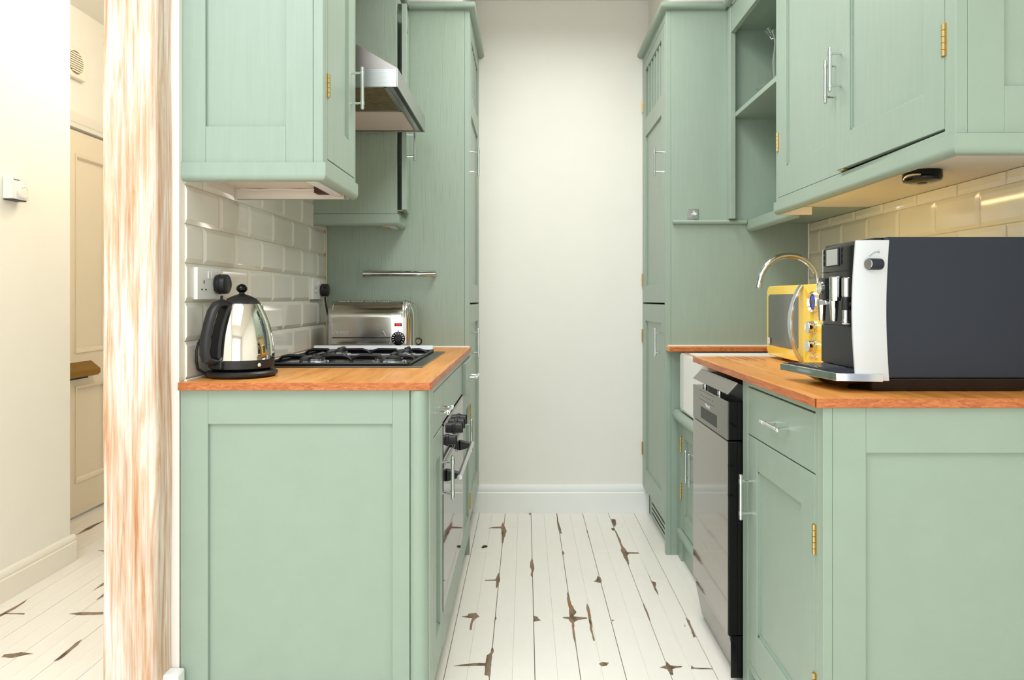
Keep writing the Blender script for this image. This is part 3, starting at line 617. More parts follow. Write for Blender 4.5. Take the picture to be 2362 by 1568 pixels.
# ------------------------------------------------------------------ tall cabinets
def tall(sg, xf, xw, label):
    t = thing('tall_cabinet', ((xf+xw)/2, 3.3, 0), label, 'tall cabinet')
    xi = xf-sg*0.022
    B().box(min(xw, xi), max(xw, xi), 3.0, 3.02, 0, 2.385).build('side_panel', green_oak if sg > 0 else green, t, 0.001)
    carcass(t, sg, xi, xw, 3.0205, 3.602, 0.12, 2.385)
    q = B(); q.face('x', sg, xf, 3.0, 3.028, 0, 2.385, 0, 0.0215); q.face('x', sg, xf, 3.592, 3.602, 0.12, 2.385, 0, 0.0215)
    q.face('x', sg, xf, 3.028, 3.592, 2.345, 2.385, 0, 0.0215); q.build('face_frame', green_s, t, 0.001)
    # upper door: slatted window over a framed panel
    y0, y1, z0, z1 = 3.031, 3.589, 1.104, 2.342; st = 0.075; b = B()
    for a, c in ((y0, y0+st), (y1-st, y1)): b.face('x', sg, xf, a, c, z0, z1, 0, 0.021)
    for a, c in ((z0, z0+0.085), (1.955, 2.045), (2.295, z1)): b.face('x', sg, xf, y0+st, y1-st, a, c, 0, 0.021)
    d = b.build('door', green_s, t, 0.001)
    B().face('x', sg, xf, y0+st-0.003, y1-st+0.003, z0+0.08, 1.96, 0.009, 0.018).build('panel', green_s, d)
    for k in range(5):
        yc = y0+st+(k+1)*(y1-y0-2*st)/6; B().face('x', sg, xf, yc-0.012, yc+0.012, 2.045, 2.295, 0.004, 0.016).build('slat', green_s, d, 0.001)
    handle(d, sg, xf, 3.105, 1.742)
    if sg < 0: hinge(d, sg, xf, 3.592, 2.13); hinge(d, sg, xf, 3.592, 1.22)
    d = shaker(t, 'x', sg, xf, y0, y1, 0.145, 1.096, st, 0.085, 0.10, 'door', green_s, 0.021)
    handle(d, sg, xf, 3.085, 0.925)
    if sg < 0: hinge(d, sg, xf, 3.592, 0.93); hinge(d, sg, xf, 3.592, 0.34)
    B().box(xi-sg*0.012, xf-sg*0.035, 3.0205, 3.6, 0, 0.12).build('plinth', green_s, t)
    gr = B().box(xf-sg*0.036, xf-sg*0.028, 3.06, 3.5, 0.012, 0.11).build('vent_plate', green_s, t, 0.001)
    for k in range(3): B().box(xf-sg*0.029, xf-sg*0.0275, 3.075, 3.485, 0.032+k*0.024, 0.040+k*0.024).build('vent_slot', dark, gr)
    pr = crown_profile(0.0, 2.385); q = B()
    xin = -0.51 if sg > 0 else 0.872
    # mitred crown: side run (facing -Y) then front run (facing sg*X)
    rings = [[(xin, 3.0-o, z) for o, z in pr], [(xf+sg*o, 3.0-o, z) for o, z in pr], [(xf+sg*o, 3.602, z) for o, z in pr]]
    q.loft(rings); q.build('crown_moulding', green_s, t)
    return t
tl = tall(1, -0.247, -0.878, 'green tall cabinet on the left, behind the toaster')
tr = tall(-1, 0.6136, 1.242, 'green tall cabinet on the right, beyond the sink')
q = B(); q.tube([(0.641, 2.990, 1.457), (0.644, 2.990, 1.457), (0.963, 2.990, 1.457)], 0.010, 14, rs=[0.006, 0.010, 0.010]); q.build('side_moulding', green_s, tr)
hk = thing('wall_hook', (0.732, 2.999, 1.47), 'square steel hook plate on the right tall cabinet side', 'hook')
B().box(0.707, 0.756, 2.9965, 2.9997, 1.470, 1.514).build('plate', steel, hk, 0.003)
B().tube([(0.733, 2.998, 1.491), (0.733, 2.985, 1.489), (0.735, 2.977, 1.492)], 0.006, 12, rs=[0.007, 0.006, 0.008]).build('peg', print_lite, hk)
B().box(0.7315, 0.7365, 2.992, 2.9965, 1.494, 1.507).build('tongue', print_lite, hk, 0.001)

# ------------------------------------------------------------------ left wall cabinets and hood
ZP, ZB = 1.423, 1.460
w1 = thing('wall_cabinet', (-0.69, 1.92, ZP), 'pale green wall cabinet hanging above the kettle', 'wall cabinet')
WX = -0.520
carcass(w1, 1, WX-0.022, LW+0.003, 1.777, 2.075, ZB, 2.385)
B().box(LW+0.003, WX-0.022, 1.777, 2.075, ZB-0.006, ZB-0.0005).build('underside', inner_white, w1)
shaker(w1, 'y', -1, 1.757, LW-0.008, -0.546, 1.470, 2.385, 0.068, 0.12, 0.094, 'end_panel', green, st2=0.070, bead=False)
B().face('y', -1, 1.757, -0.5455, WX, 1.470, 2.385, 0, 0.02).build('corner_stile', green, w1, 0.0015)
B().box(LW+0.003, WX-0.02, 2.0755, 2.09, ZP, 2.385).build('far_side', green_s, w1)
B().box(LW+0.003, WX-0.03, 2.069, 2.075, ZP, ZB-0.0065).build('inner_batten', inner_white, w1)
q = B(); q.face('x', 1, WX, 1.7775, 1.795, 1.470, 2.385, 0, 0.02); q.face('x', 1, WX, 2.078, 2.09, 1.470, 2.385, 0, 0.02); q.face('x', 1, WX, 1.795, 2.078, 1.470, 1.485, 0, 0.02); q.face('x', 1, WX, 1.795, 2.078, 2.345, 2.385, 0, 0.02)
q.build('face_frame', green_s, w1, 0.001)
d = shaker(w1, 'x', 1, WX, 1.7975, 2.0755, 1.4875, 2.342, 0.062, 0.08, 0.10); hinge(d, 1, WX, 1.7965, 1.68, 0.062); handle(d, 1, WX, 2.045, 1.75)
pr = pelmet_profile(0.047, 0.02); q = B()
q.loft([[(LW-0.010, 1.770-o, ZP+z) for o, z in pr], [(WX-0.012+o, 1.770-o, ZP+z) for o, z in pr], [(WX-0.012+o, 2.09, ZP+z) for o, z in pr]]); q.build('pelmet', green, w1)
pr = crown_profile(0.0, 2.385); q = B(); q.loft([[(LW+0.003, 1.757-o, z) for o, z in pr], [(WX+o, 1.757-o, z) for o, z in pr], [(WX+o, 2.09, z) for o, z in pr]]); q.build('crown_moulding', green, w1)
ul = thing('under_cabinet_light', (-0.555, 1.9, 1.43), 'white strip light tucked under the wall cabinet by the kettle', 'strip light')
B().box(-0.578, -0.548, 1.80, 2.045, 1.427, 1.4525).build('housing', white_tube, ul, 0.004)
B().box(-0.576, -0.552, 2.045, 2.06, 1.428, 1.440).build('end_clip', mat('yellow_clip', (232, 186, 84), 0.5), ul, 0.002)
B().box(-0.625, -0.582, 2.02, 2.06, 1.434, 1.4535).build('cable_recess', wire_brown, ul)
q = B(); q.tube([(-0.86, 2.062, 1.452), (-0.80, 2.06, 1.449), (-0.75, 2.06, 1.452), (-0.68, 2.06, 1.449), (-0.63, 2.06, 1.451)], 0.003, 6); q.build('cable', inner_white, ul)

w2 = thing('wall_cabinet', (-0.70, 2.91, ZP), 'narrow green wall cabinet beyond the hood with door ajar', 'wall cabinet')
VX = -0.532
carcass(w2, 1, VX-0.022, LW+0.003, 2.842, 2.998, ZB, 2.385)
B().box(LW+0.003, VX-0.022, 2.842, 2.998, ZB-0.006, ZB-0.0005).build('underside', inner_white, w2)
B().box(LW+0.003, VX, 2.822, 2.8415, 1.472, 2.385).build('end_panel', green_oak, w2, 0.001)
B().box(VX-0.0215, VX-0.003, 2.842, 2.998, 1.472, 1.490).build('bottom_rail', green_s, w2)
hp = (VX, 2.992, 0); XF = rot_about(hp, math.radians(6.5))
d = shaker(w2, 'x', 1, VX+0.0205, 2.828, 2.992, 1.490, 2.342, 0.05, 0.08, 0.09, xform=XF)
hinge(d, 1, VX+0.012, 2.992, 2.19); hinge(d, 1, VX+0.012, 2.992, 1.664)
handle(d, 1, VX+0.0205, 2.85, 1.76, xform=XF)
B().box(VX-0.004, VX+0.02, 2.84, 2.87, 1.4855, 1.4895).build('door_catch', brass, d)
pr = pelmet_profile(0.047, 0.02); q = B()
q.loft([[(LW+0.003, 2.836-o, ZP+z) for o, z in pr], [(VX-0.012+o, 2.836-o, ZP+z) for o, z in pr], [(VX-0.012+o, 2.998, ZP+z) for o, z in pr]]); q.build('pelmet', green_s, w2)
pr = crown_profile(0.0, 2.385); q = B(); q.loft([[(LW+0.003, 2.822-o, z) for o, z in pr], [(VX+o, 2.822-o, z) for o, z in pr], [(VX+o, 2.966, z) for o, z in pr]]); q.build('crown_moulding', green_s, w2)
u2 = thing('under_cabinet_light', (-0.56, 2.92, 1.42), 'small strip light under the cabinet beyond the hood', 'strip light')
B().box(-0.580, -0.552, 2.86, 2.985, 1.424, 1.4525).build('housing', white_tube, u2, 0.004); B().box(-0.60, -0.581, 2.862, 2.90, 1.424, 1.440).build('end_clip', MATS['yellow_clip'], u2, 0.002)

hd = thing('range_hood', (-0.64, 2.5, 1.80), 'steel cooker hood with sloping top over the hob', 'cooker hood')
A0, A1 = 2.20, 2.80; xfh = -0.411
sl = lambda x: 1.862+(xfh-x)*0.58
B().prism([(xfh-0.001, 1.8622), (LW+0.002, sl(LW+0.002)), (LW+0.002, 1.862), (xfh-0.001, 1.8615)], 'y', A0+0.0015, A1-0.0015).build('sloping_top', steel_d, hd, 0.001)
q = B(); tk = 0.004
q.box(xfh-tk, xfh, A0, A1, 1.802, 1.862); q.box(LW+0.002, xfh-tk, A0, A0+tk, 1.802, 1.862); q.box(LW+0.002, xfh-tk, A1-tk, A1, 1.802, 1.862); q.build('rim', steel, hd, 0.001)
q = B(); q.box(LW+0.002, xfh-tk, A0+tk, A1-tk, 1.812, 1.818); q.build('underside_plate', steel_d, hd)
B().box(-0.83, -0.462, 2.225, 2.495, 1.8075, 1.8118).build('grease_filter', filt_m, hd)
q = B()
for a in ((-0.845, -0.45, 2.212, 2.224), (-0.845, -0.45, 2.496, 2.508), (-0.461, -0.447, 2.212, 2.508), (-0.445, -0.43, 2.21, 2.79)): q.box(a[0], a[1], a[2], a[3], 1.8055, 1.8118)
q.build('filter_frame', steel, hd, 0.0008)
B().box(-0.845, -0.455, 2.512, 2.785, 1.8065, 1.8118).build('lamp_panel', mat('pale_hood_panel', (214, 202, 194), 0.45), hd)
B().box(xfh-tk-0.012, xfh-tk, A0+tk, A1-tk, 1.803, 1.811).build('rubber_edge', black, hd)
B().box(LW+0.002, -0.66, 2.37, 2.63, 1.99, 2.68).build('flue', steel_d, hd)
B().box(-0.575, -0.545, A0-0.0008, A0, 1.808, 1.812).build('badge', satin, hd)

# ------------------------------------------------------------------ right wall cabinet, shelf unit
RX = 0.900
w3 = thing('wall_cabinet', (1.07, 1.95, ZP), 'green two-door wall cabinet above the coffee machine', 'wall cabinet')
carcass(w3, -1, RX+0.022, RW-0.003, 1.455, 2.464, ZB, 2.385)
B().box(RX+0.022, RW-0.003, 1.455, 2.464, ZB-0.008, ZB-0.0005).build('underside', inner_white, w3)
shaker(w3, 'y', -1, 1.434, RX+0.0255, RW, 1.468, 2.385, 0.077, 0.12, 0.099, 'end_panel', green_s, bead=False)
B().face('y', -1, 1.434, RX, RX+0.025, 1.468, 2.385, 0, 0.02).build('corner_stile', green_s, w3, 0.0012)
q = B(); q.face('x', -1, RX, 1.4545, 1.4715, 1.468, 2.385, 0, 0.0215); q.face('x', -1, RX, 2.4475, 2.464, 1.468, 2.385, 0, 0.0215); q.face('x', -1, RX, 1.4715, 2.4475, 1.468, 1.4805, 0, 0.0215); q.face('x', -1, RX, 1.4715, 2.4475, 2.345, 2.385, 0, 0.0215)
q.build('face_frame', green_s, w3, 0.001)
XF = rot_about((RX, 1.474, 0), math.radians(1.8))
d = shaker(w3, 'x', -1, RX, 1.474, 1.9545, 1.4865, 2.342, 0.075, 0.09, 0.096, xform=XF); hinge(d, -1, RX, 1.4735, 1.677, 0.070); handle(d, -1, RX, 1.925, 1.765, xform=XF)
B().box(RX-0.012, RX+0.004, 1.915, 1.945, 1.4825, 1.486).build('door_catch', brass, d)
d = shaker(w3, 'x', -1, RX, 1.958, 2.445, 1.4815, 2.342, 0.075, 0.09, 0.10); hinge(d, -1, RX, 2.4465, 1.68); handle(d, -1, RX, 1.985, 1.75)
pr = pelmet_profile(0.0435, 0.02); q = B()
q.loft([[(RW, 1.447-o, ZP+z) for o, z in pr], [(RX+0.012-o, 1.447-o, ZP+z) for o, z in pr], [(RX+0.012-o, 2.466, ZP+z) for o, z in pr]]); q.build('pelmet', green_s, w3)
pr = crown_profile(0.0, 2.385); q = B(); q.loft([[(RW-0.003, 1.434-o, z) for o, z in pr], [(RX-o, 1.434-o, z) for o, z in pr], [(RX-o, 2.466, z) for o, z in pr]]); q.build('crown_moulding', green_s, w3)
B().box(0.915, 1.024, 2.452, 2.463, ZP, ZB-0.009).build('inner_batten', inner_white, w3)
pk = thing('puck_light', (1.03, 1.78, 1.42), 'black round puck light under the right wall cabinet', 'puck light')
B().lathe((1.03, 1.78, 1.452), [(0.046, 0), (0.047, -0.018), (0.044, -0.026), (0.030, -0.030), (0, -0.031)], 32).build('casing', black_g, pk)
B().lathe((1.03, 1.78, 1.421), [(0.012, 0), (0.010, -0.001), (0, -0.0012)], 16).build('button', black, pk)
u3 = thing('under_cabinet_light', (0.94, 2.0, 1.43), 'lit warm strip light behind the right pelmet', 'strip light')
B().box(0.925, 0.945, 1.62, 2.36, 1.4475, 1.4519).build('housing', white_tube, u3); B().cyl((0.9185, 1.64, 1.4455), (0.9185, 2.34, 1.4455), 0.0048, 10).build('tube', warm_tube, u3)

sh = thing('open_shelf_unit', (1.07, 2.73, 1.414), 'green open shelf unit between right wall cabinet and tall cabinet', 'shelf unit')
B().box(0.881, 0.905, 2.955, 2.9985, 1.468, 2.385).build('stile', green_s, sh, 0.0015)
B().box(0.905, RW-0.012, 2.467, 2.998, 1.908, 1.928).build('shelf', green_s, sh, 0.001)
B().box(0.885, 0.905, 2.467, 2.955, 2.27, 2.385).build('top_rail', green_s, sh, 0.001); B().box(0.905, RW-0.012, 2.467, 2.998, 2.30, 2.32).build('top_board', green_s, sh)
B().box(RW-0.012, RW-0.001, 2.467, 2.998, 1.452, 2.385).build('back_panel', green_s, sh)
B().box(0.985, RW-0.012, 2.467, 2.998, 1.452, 1.468).build('bottom_board', green_s, sh)
pr = pelmet_profile(0.05, 0.02); q = B(); q.prism([(0.985-o, 1.414+z) for o, z in pr], 'y', 2.467, 2.998); q.build('pelmet', green_s, sh)
pr = crown_profile(0.0, 2.385); q = B(); q.loft([[(0.881-o, 2.467, z) for o, z in pr], [(0.881-o, 2.966, z) for o, z in pr]]); q.build('crown_moulding', green_s, sh)
jug = thing('glass_jug', (0.995, 2.60, 1.93), 'clear glass jug on the open shelf', 'jug')
q = B().lathe((0.995, 2.60, 1.9285), [(0.040, 0), (0.048, 0.004), (0.056, 0.05), (0.058, 0.10), (0.050, 0.17), (0.060, 0.215), (0.057, 0.215), (0.047, 0.17), (0.054, 0.10), (0.052, 0.05), (0.044, 0.008), (0.0, 0.007)], 36); q.build('body', glass, jug)
q = B(); q.tube([(0.937, 2.60, 2.11), (0.925, 2.60, 2.13), (0.914, 2.60, 2.146)], 0.010, 10, rs=[0.006, 0.009, 0.011]); q.build('lip', glass, jug)
q = B(); q.tube([(1.05, 2.60, 2.11), (1.09, 2.60, 2.10), (1.095, 2.60, 2.04), (1.052, 2.60, 1.99)], 0.006, 10); q.build('handle', glass, jug)
bw = B().lathe((0.972, 2.70, 1.9285), [(0.028, 0), (0.030, 0.004), (0.050, 0.014), (0.060, 0.026), (0.0575, 0.027), (0.048, 0.017), (0.0, 0.010)], 32)
tag(bw.build('small_dish', mat('grey_green_dish', (150, 166, 150), 0.3)), 'small shallow dish at the edge of the open shelf', 'dish')

# ------------------------------------------------------------------ right run: base cabinet, dishwasher, sink
BX = 0.633
c3 = thing('base_cabinet', (0.93, 1.73, 0), 'green drawer base cabinet under the coffee machine', 'cabinet')
carcass(c3, -1, BX+0.022, RW-0.003, 1.482, 1.998, 0.09, 0.888)
shaker(c3, 'y', -1, 1.46, BX+0.021, RW, 0, 0.889, 0.0715, 0.097, 0.14, 'end_panel', green_s, bead=False)
q = B(); q.face('y', -1, 1.459, BX, BX+0.0205, 0, 0.889, 0, 0.02); q.build('corner_stile', green_s, c3, 0.0015)
q = B(); q.face('x', -1, BX, 1.4795, 1.4985, 0, 0.889, 0, 0.0215); q.face('x', -1, BX, 1.955, 1.999, 0, 0.889, 0, 0.0215); q.face('x', -1, BX, 1.4985, 1.955, 0.8735, 0.889, 0, 0.0215); q.face('x', -1, BX, 1.4985, 1.955, 0.07, 0.092, 0, 0.0215)
q.build('face_frame', green_s, c3, 0.001)
d = slab(c3, 'drawer', 'x', -1, BX, 1.5005, 1.953, 0.738, 0.8695, m=green_s); handle(d, -1, BX, 1.692, 0.808, False)
d = shaker(c3, 'x', -1, BX, 1.5005, 1.953, 0.094, 0.7345, 0.075, 0.085, 0.10, m=green_s); handle(d, -1, BX, 1.915, 0.567); hinge(d, -1, BX, 1.499, 0.595); hinge(d, -1, BX, 1.499, 0.27)
B().box(BX+0.045, BX+0.06, 1.482, 1.998, 0, 0.089).build('plinth', green_s, c3)

dw = thing('dishwasher', (0.9, 2.22, 0), 'slim dark stainless dishwasher with door handle slot', 'dishwasher')
DF, D0, D1 = 0.590, 2.004, 2.418
B().box(BX+0.01, 1.18, D0+0.001, D1, 0.04, 0.865).build('body', black, dw)
q = B(); q.box(DF+0.003, BX+0.01, D0, D1, 0.135, 0.704); q.build('door_core', black_g, dw, 0.003)
q = B(); q.box(DF+0.003, BX+0.01, D0, D1, 0.7065, 0.820); q.build('control_core', black_g, dw, 0.003)
B().box(DF, DF+0.0035, D0+0.002, D1-0.002, 0.137, 0.703).build('door_front', dw_m, dw, 0.001)
cp = B(); z0, z1, hy0, hy1, hz0, hz1 = 0.7075, 0.821, 2.115, 2.31, 0.722, 0.760
cp.box(DF, DF+0.0035, D0+0.002, hy0, z0, z1); cp.box(DF, DF+0.0035, hy1, D1-0.002, z0, z1); cp.box(DF, DF+0.0035, hy0, hy1, z0, hz0); cp.box(DF, DF+0.0035, hy0, hy1, hz1, z1)
cpo = cp.build('control_panel', dw_s, dw)
B().box(DF+0.0004, DF+0.003, hy0, hy1, hz0, hz1).build('handle_slot', black, cpo)
B().box(DF-0.0004, DF, 2.145, 2.335, 0.783, 0.784).build('panel_line', print_dark, cpo); B().box(DF-0.0004, DF, 2.145, 2.335, 0.813, 0.814).build('panel_line', print_dark, cpo)
for k in range(6): B().box(DF-0.0004, DF, 2.165+k*0.027, 2.171+k*0.027, 0.796, 0.799).build('button_mark', print_dark, cpo)
text('printed_name', 'Hisense', 0.017, print_lite, cpo, ASIDE(DF-0.0003, 2.225, 0.7725))
q = B(); q.prism([(DF-0.002, 0.842), (DF+0.004, 0.8395), (DF+0.034, 0.872), (DF+0.030, 0.876)], 'y', D0+0.004, D1-0.004); q.build('tilted_top_flap', dw_s, dw, 0.001)
for y in (2.13, 2.30): B().cyl((DF+0.012, y, 0.820), (DF+0.012, y, 0.835), 0.007, 10).build('flap_stud', satin, dw)
q = B(); q.prism([(DF+0.006, 0.132), (DF+0.03, 0.012), (DF+0.05, 0.012), (DF+0.05, 0.132)], 'y', D0+0.004, D1-0.004); q.build('kick_plate', dw_s, dw, 0.001)
B().box(DF+0.010, BX+0.012, D0+0.0003, D0+0.0038, 0.012, 0.134).build('side_skirt', black_g, dw)
for y in (D0+0.03, D1-0.03): B().cyl((0.7, y, 0), (0.7, y, 0.05), 0.018, 12).build('foot', black, dw)

sc = thing('sink_cabinet', (0.95, 2.7, 0), 'green sink cabinet below the white butler sink', 'cabinet')
SX = 0.664
B().box(SX+0.022, 1.2, 2.43, 2.994, 0.09, 0.62).build('body', green_s, sc)
q = B(); q.tube([(SX-0.002, 2.422, 0.618), (SX-0.002, 2.99, 0.618), (SX-0.002, 2.994, 0.618)], 0.024, 16, rs=[0.024, 0.024, 0.02]); q.box(SX, SX+0.03, 2.425, 2.995, 0.605, 0.64); q.build('front_nosing', green_s, sc)
slab(sc, 'stile', 'x', -1, SX, 2.93, 2.994, 0, 0.605, 0.0215, green_s); slab(sc, 'stile', 'x', -1, SX, 2.422, 2.45, 0, 0.605, 0.0215, green_s)
d = shaker(sc, 'x', -1, SX+0.002, 2.69, 2.927, 0.14, 0.592, 0.055, 0.06, 0.07, m=green_s); hinge(d, -1, SX, 2.9275, 0.50); hinge(d, -1, SX, 2.9275, 0.30); handle(d, -1, SX+0.002, 2.72, 0.455)
d = shaker(sc, 'x', -1, SX+0.002, 2.453, 2.687, 0.14, 0.592, 0.055, 0.06, 0.07, m=green_s); hinge(d, -1, SX, 2.452, 0.50); hinge(d, -1, SX, 2.452, 0.30); handle(d, -1, SX+0.002, 2.66, 0.455)
B().prism([(SX-0.012, 0.132), (SX-0.012, 0.108), (SX+0.02, 0.10), (SX+0.02, 0.138)], 'y', 2.43, 2.955).build('bottom_rail', green_s, sc, 0.002)
B().box(SX+0.012, SX+0.03, 2.43, 2.93, 0, 0.10).build('plinth', green_s, sc)

sk = thing('butler_sink', (0.87, 2.72, 0.645), 'white ceramic butler sink with rounded front', 'sink')
q = B(); S = (0.652, 1.094, 2.518, 2.9215); zt, zb = 0.893, 0.645
def rr(x0, x1, y0, y1, r, z, n=5):
    P = []
    for cx, cy, a0 in ((x1-r, y1-r, 0), (x0+r, y1-r, PI/2), (x0+r, y0+r, PI), (x1-r, y0+r, 3*PI/2)):
        for k in range(n): a = a0+k/(n-1)*PI/2; P.append((cx+r*math.cos(a), cy+r*math.sin(a), z))
    return P
q.loft([rr(S[0]+0.012, S[1]-0.012, S[2]+0.012, S[3]-0.012, 0.02, zb), rr(S[0]+0.003, S[1]-0.003, S[2]+0.003, S[3]-0.003, 0.024, zb+0.008), rr(*S, 0.024, zb+0.02), rr(*S, 0.024, zt-0.010), rr(S[0]+0.004, S[1]-0.004, S[2]+0.004, S[3]-0.004, 0.022, zt-0.002), rr(S[0]+0.010, S[1]-0.010, S[2]+0.010, S[3]-0.010, 0.02, zt),
        rr(S[0]+0.028, S[1]-0.028, S[2]+0.028, S[3]-0.028, 0.03, zt-0.001), rr(S[0]+0.034, S[1]-0.034, S[2]+0.034, S[3]-0.034, 0.03, zt-0.01), rr(S[0]+0.05, S[1]-0.05, S[2]+0.05, S[3]-0.05, 0.03, zb+0.05), rr(S[0]+0.08, S[1]-0.08, S[2]+0.08, S[3]-0.08, 0.03, zb+0.04)])
q.build('basin', ceramic, sk)
B().lathe((0.876, 2.72, 0.6852), [(0.034, 0), (0.034, 0.002), (0.024, 0.003), (0, 0.001)], 20).build('waste', chrome, sk)
tp = thing('mixer_tap', (1.162, 2.72, 0.91), 'chrome swan-neck kitchen tap arching over the sink', 'tap')
R0 = 0.118; path = [(1.162, 2.72, 0.9105), (1.162, 2.72, 1.12)]
for k in range(1, 15):
    a = k/14*PI*0.97; path.append((1.162-R0+R0*math.cos(a), 2.72, 1.172+R0*1.03*math.sin(a)))
B().tube(path, 0.0122, 18).build('spout', chrome, tp)
e = path[-1]; B().tube([(e[0], 2.72, e[2]+0.002), (e[0]-0.002, 2.72, e[2]-0.016), (e[0]-0.002, 2.72, e[2]-0.020)], 0.0135, 16, rs=[0.0125, 0.0135, 0.011]).build('aerator', chrome, tp)
B().lathe((1.162, 2.72, 0.9101), [(0.028, 0), (0.028, 0.006), (0.02, 0.012), (0.018, 0.09), (0.013, 0.1)], 24).build('tap_body', chrome, tp)
B().tube([(1.162, 2.70, 0.98), (1.162, 2.665, 0.985), (1.16, 2.63, 1.0)], 0.007, 10).build('lever', chrome, tp)

q = B(); q.box(0.6155, 1.236, 1.452, 2.514, 0.8905, 0.91); q.box(1.0955, 1.236, 2.514, 2.998, 0.8905, 0.91); q.box(0.612, 1.098, 2.925, 2.998, 0.8965, 0.9155)
wt2 = tag(q.build('worktop', wtop, bev=0.0015), 'orange oiled wood worktop carrying coffee machine and microwave', 'worktop')
q = B(); q.box(0.6125, 1.236, 1.449, 1.4518, 0.8903, 0.9098); q.box(0.6125, 0.6153, 1.449, 2.514, 0.8903, 0.9098); q.build('edge_lipping', wedge, wt2, 0.0008)
q = B(); q.box(0.614, 1.098, 2.922, 2.9248, 0.8963, 0.9153); q.build('edge_lipping', wedge, wt2, 0.0008)
q = B(); q.box(0.62, 1.236, 2.991, 2.9985, 0.9153, 0.9205); q.box(1.229, 1.2365, 1.45, 2.99, 0.9095, 0.914); q.build('sealant_bead', sealant, wt2, 0.001)
for k in range(5): B().box(0.70+k*0.03, 0.708+k*0.03, 2.36, 2.513, 0.9096, 0.9105).build('drain_groove', wedge, wt2)

# ------------------------------------------------------------------ microwave
mw = thing('microwave', (1.05, 2.25, 0.91), 'yellow microwave with mirrored door and chrome knobs', 'microwave')
MX, M0, M1, MZ0, MZ1 = 0.874, 1.99, 2.485, 0.921, 1.166
def rbox(b, x0, x1, y0, y1, z0, z1, r, n=6):
    P = []
    for cy, cz, a0 in ((y1-r, z1-r, 0), (y0+r, z1-r, PI/2), (y0+r, z0+r, PI), (y1-r, z0+r, 3*PI/2)):
        for k in range(n): a = a0+k/(n-1)*PI/2; P.append((cy+r*math.cos(a), cz+r*math.sin(a)))
    return b.loft([[(x0+0.006, y0+y1-y if False else y, z) for y, z in P], [(x0+0.0015, y, z) for y, z in P], [(x1, y, z) for y, z in P]])
def mw_front(y):                                         # gently bowed front
    t = (y-(M0+M1)/2)/((M1-M0)/2); return MX - 0.008*(1-t*t)
def bowed(b, y0, y1, z0, z1, thick, r, off=0.0, n=14, corners=(1, 1, 1, 1)):
    rings = []
    for i in range(n+1):
        y = y0+(y1-y0)*i/n; a, c = z0, z1
        if r:
            if corners[0] and y-y0 < r: dz = r-math.sqrt(max(0, r*r-(r-(y-y0))**2)); a, c = z0+dz, z1-dz
            if corners[1] and y1-y < r: dz = r-math.sqrt(max(0, r*r-(r-(y1-y))**2)); a, c = z0+dz, z1-dz
        x = mw_front(y)+off; rings.append([(x, y, a), (x, y, c), (x+thick, y, c), (x+thick, y, a)])
    return b.loft(rings)
q = B(); rbox(q, MX+0.02, 1.225, M0+0.002, M1-0.002, MZ0, MZ1, 0.022); q.build('casing', yellow, mw)
q = B(); bowed(q, M0, 2.134, MZ0, MZ1, 0.032, 0.022, corners=(1, 0)); cpm = q.build('control_panel', yellow, mw, 0.003)
q = B(); bowed(q, 2.136, M1, MZ0, MZ1, 0.03, 0.024, n=24, corners=(0, 1)); dm = q.build('door', yellow, mw, 0.003)
q = B(); bowed(q, 2.178, 2.463, 0.957, 1.137, 0.004, 0.008, -0.0008, n=20); q.build('window', mw_glass, dm)
q = B(); q.box(MX-0.0085, MX-0.0075, 2.432, 2.455, 0.9625, 0.9845); q.build('badge', print_lite, dm)
hpth = []
for i in range(17):
    t = i/16; z = 0.925+t*0.24; hpth.append((mw_front(2.15)-0.002-0.036*math.sin(PI*t)**0.8, 2.150, z))
rings = [[(x-0.004, y-0.012, z), (x-0.004, y+0.012, z), (x+0.004, y+0.012, z), (x+0.004, y-0.012, z)] for x, y, z in hpth]
B().loft(rings).build('door_handle', satin, dm, 0.0015)
yk = 2.068; fx = mw_front(yk)
k = B().lathe((fx+0.001, yk, 1.112), [(0.033, 0), (0.033, -0.006), (0.030, -0.010), (0.026, -0.004), (0.0, -0.003)], 36, 'x').build('clock_bezel', chrome, cpm)
B().lathe((fx-0.0022, yk, 1.112), [(0.0245, 0), (0.024, -0.0008), (0, -0.0009)], 30, 'x').build('clock_face', mat('clock_dial', (60, 66, 90), 0.2), cpm)
for i, (dy, dz) in enumerate(((0.010, 0.012), (0.002, 0.012), (-0.008, 0.012), (-0.002, -0.012))): B().box(fx-0.0036, fx-0.0031, yk+dy-0.0022, yk+dy+0.0022, 1.112+dz-0.005, 1.112+dz+0.005).build('display_digit', blue_led, cpm)
for z in (1.035, 0.978):
    k = B().lathe((fx+0.001, yk, z), [(0.021, 0), (0.021, -0.006), (0.0185, -0.007), (0.018, -0.020), (0.0165, -0.0225), (0, -0.023)], 30, 'x').build('knob', chrome, cpm)
    for j in range(9):
        a = -0.4+j*(PI+0.8)/8; B().box(fx-0.0003, fx+0.0003, yk+0.0275*math.cos(a)-0.0016, yk+0.0275*math.cos(a)+0.0016, z+0.0275*math.sin(a)-0.0006, z+0.0275*math.sin(a)+0.0006).build('scale_mark', print_dark, cpm)
for y in (2.085, 2.052): B().lathe((mw_front(y)+0.001, y, 0.9445), [(0.0055, 0), (0.0055, -0.004), (0.004, -0.0055), (0, -0.006)], 16, 'x').build('button', chrome, cpm)
for y in (M0+0.05, M1-0.05):
    for x in (MX+0.05, 1.18): B().lathe((x, y, 0.9101), [(0.012, 0), (0.014, 0.012)], 14).build('foot', black, mw)

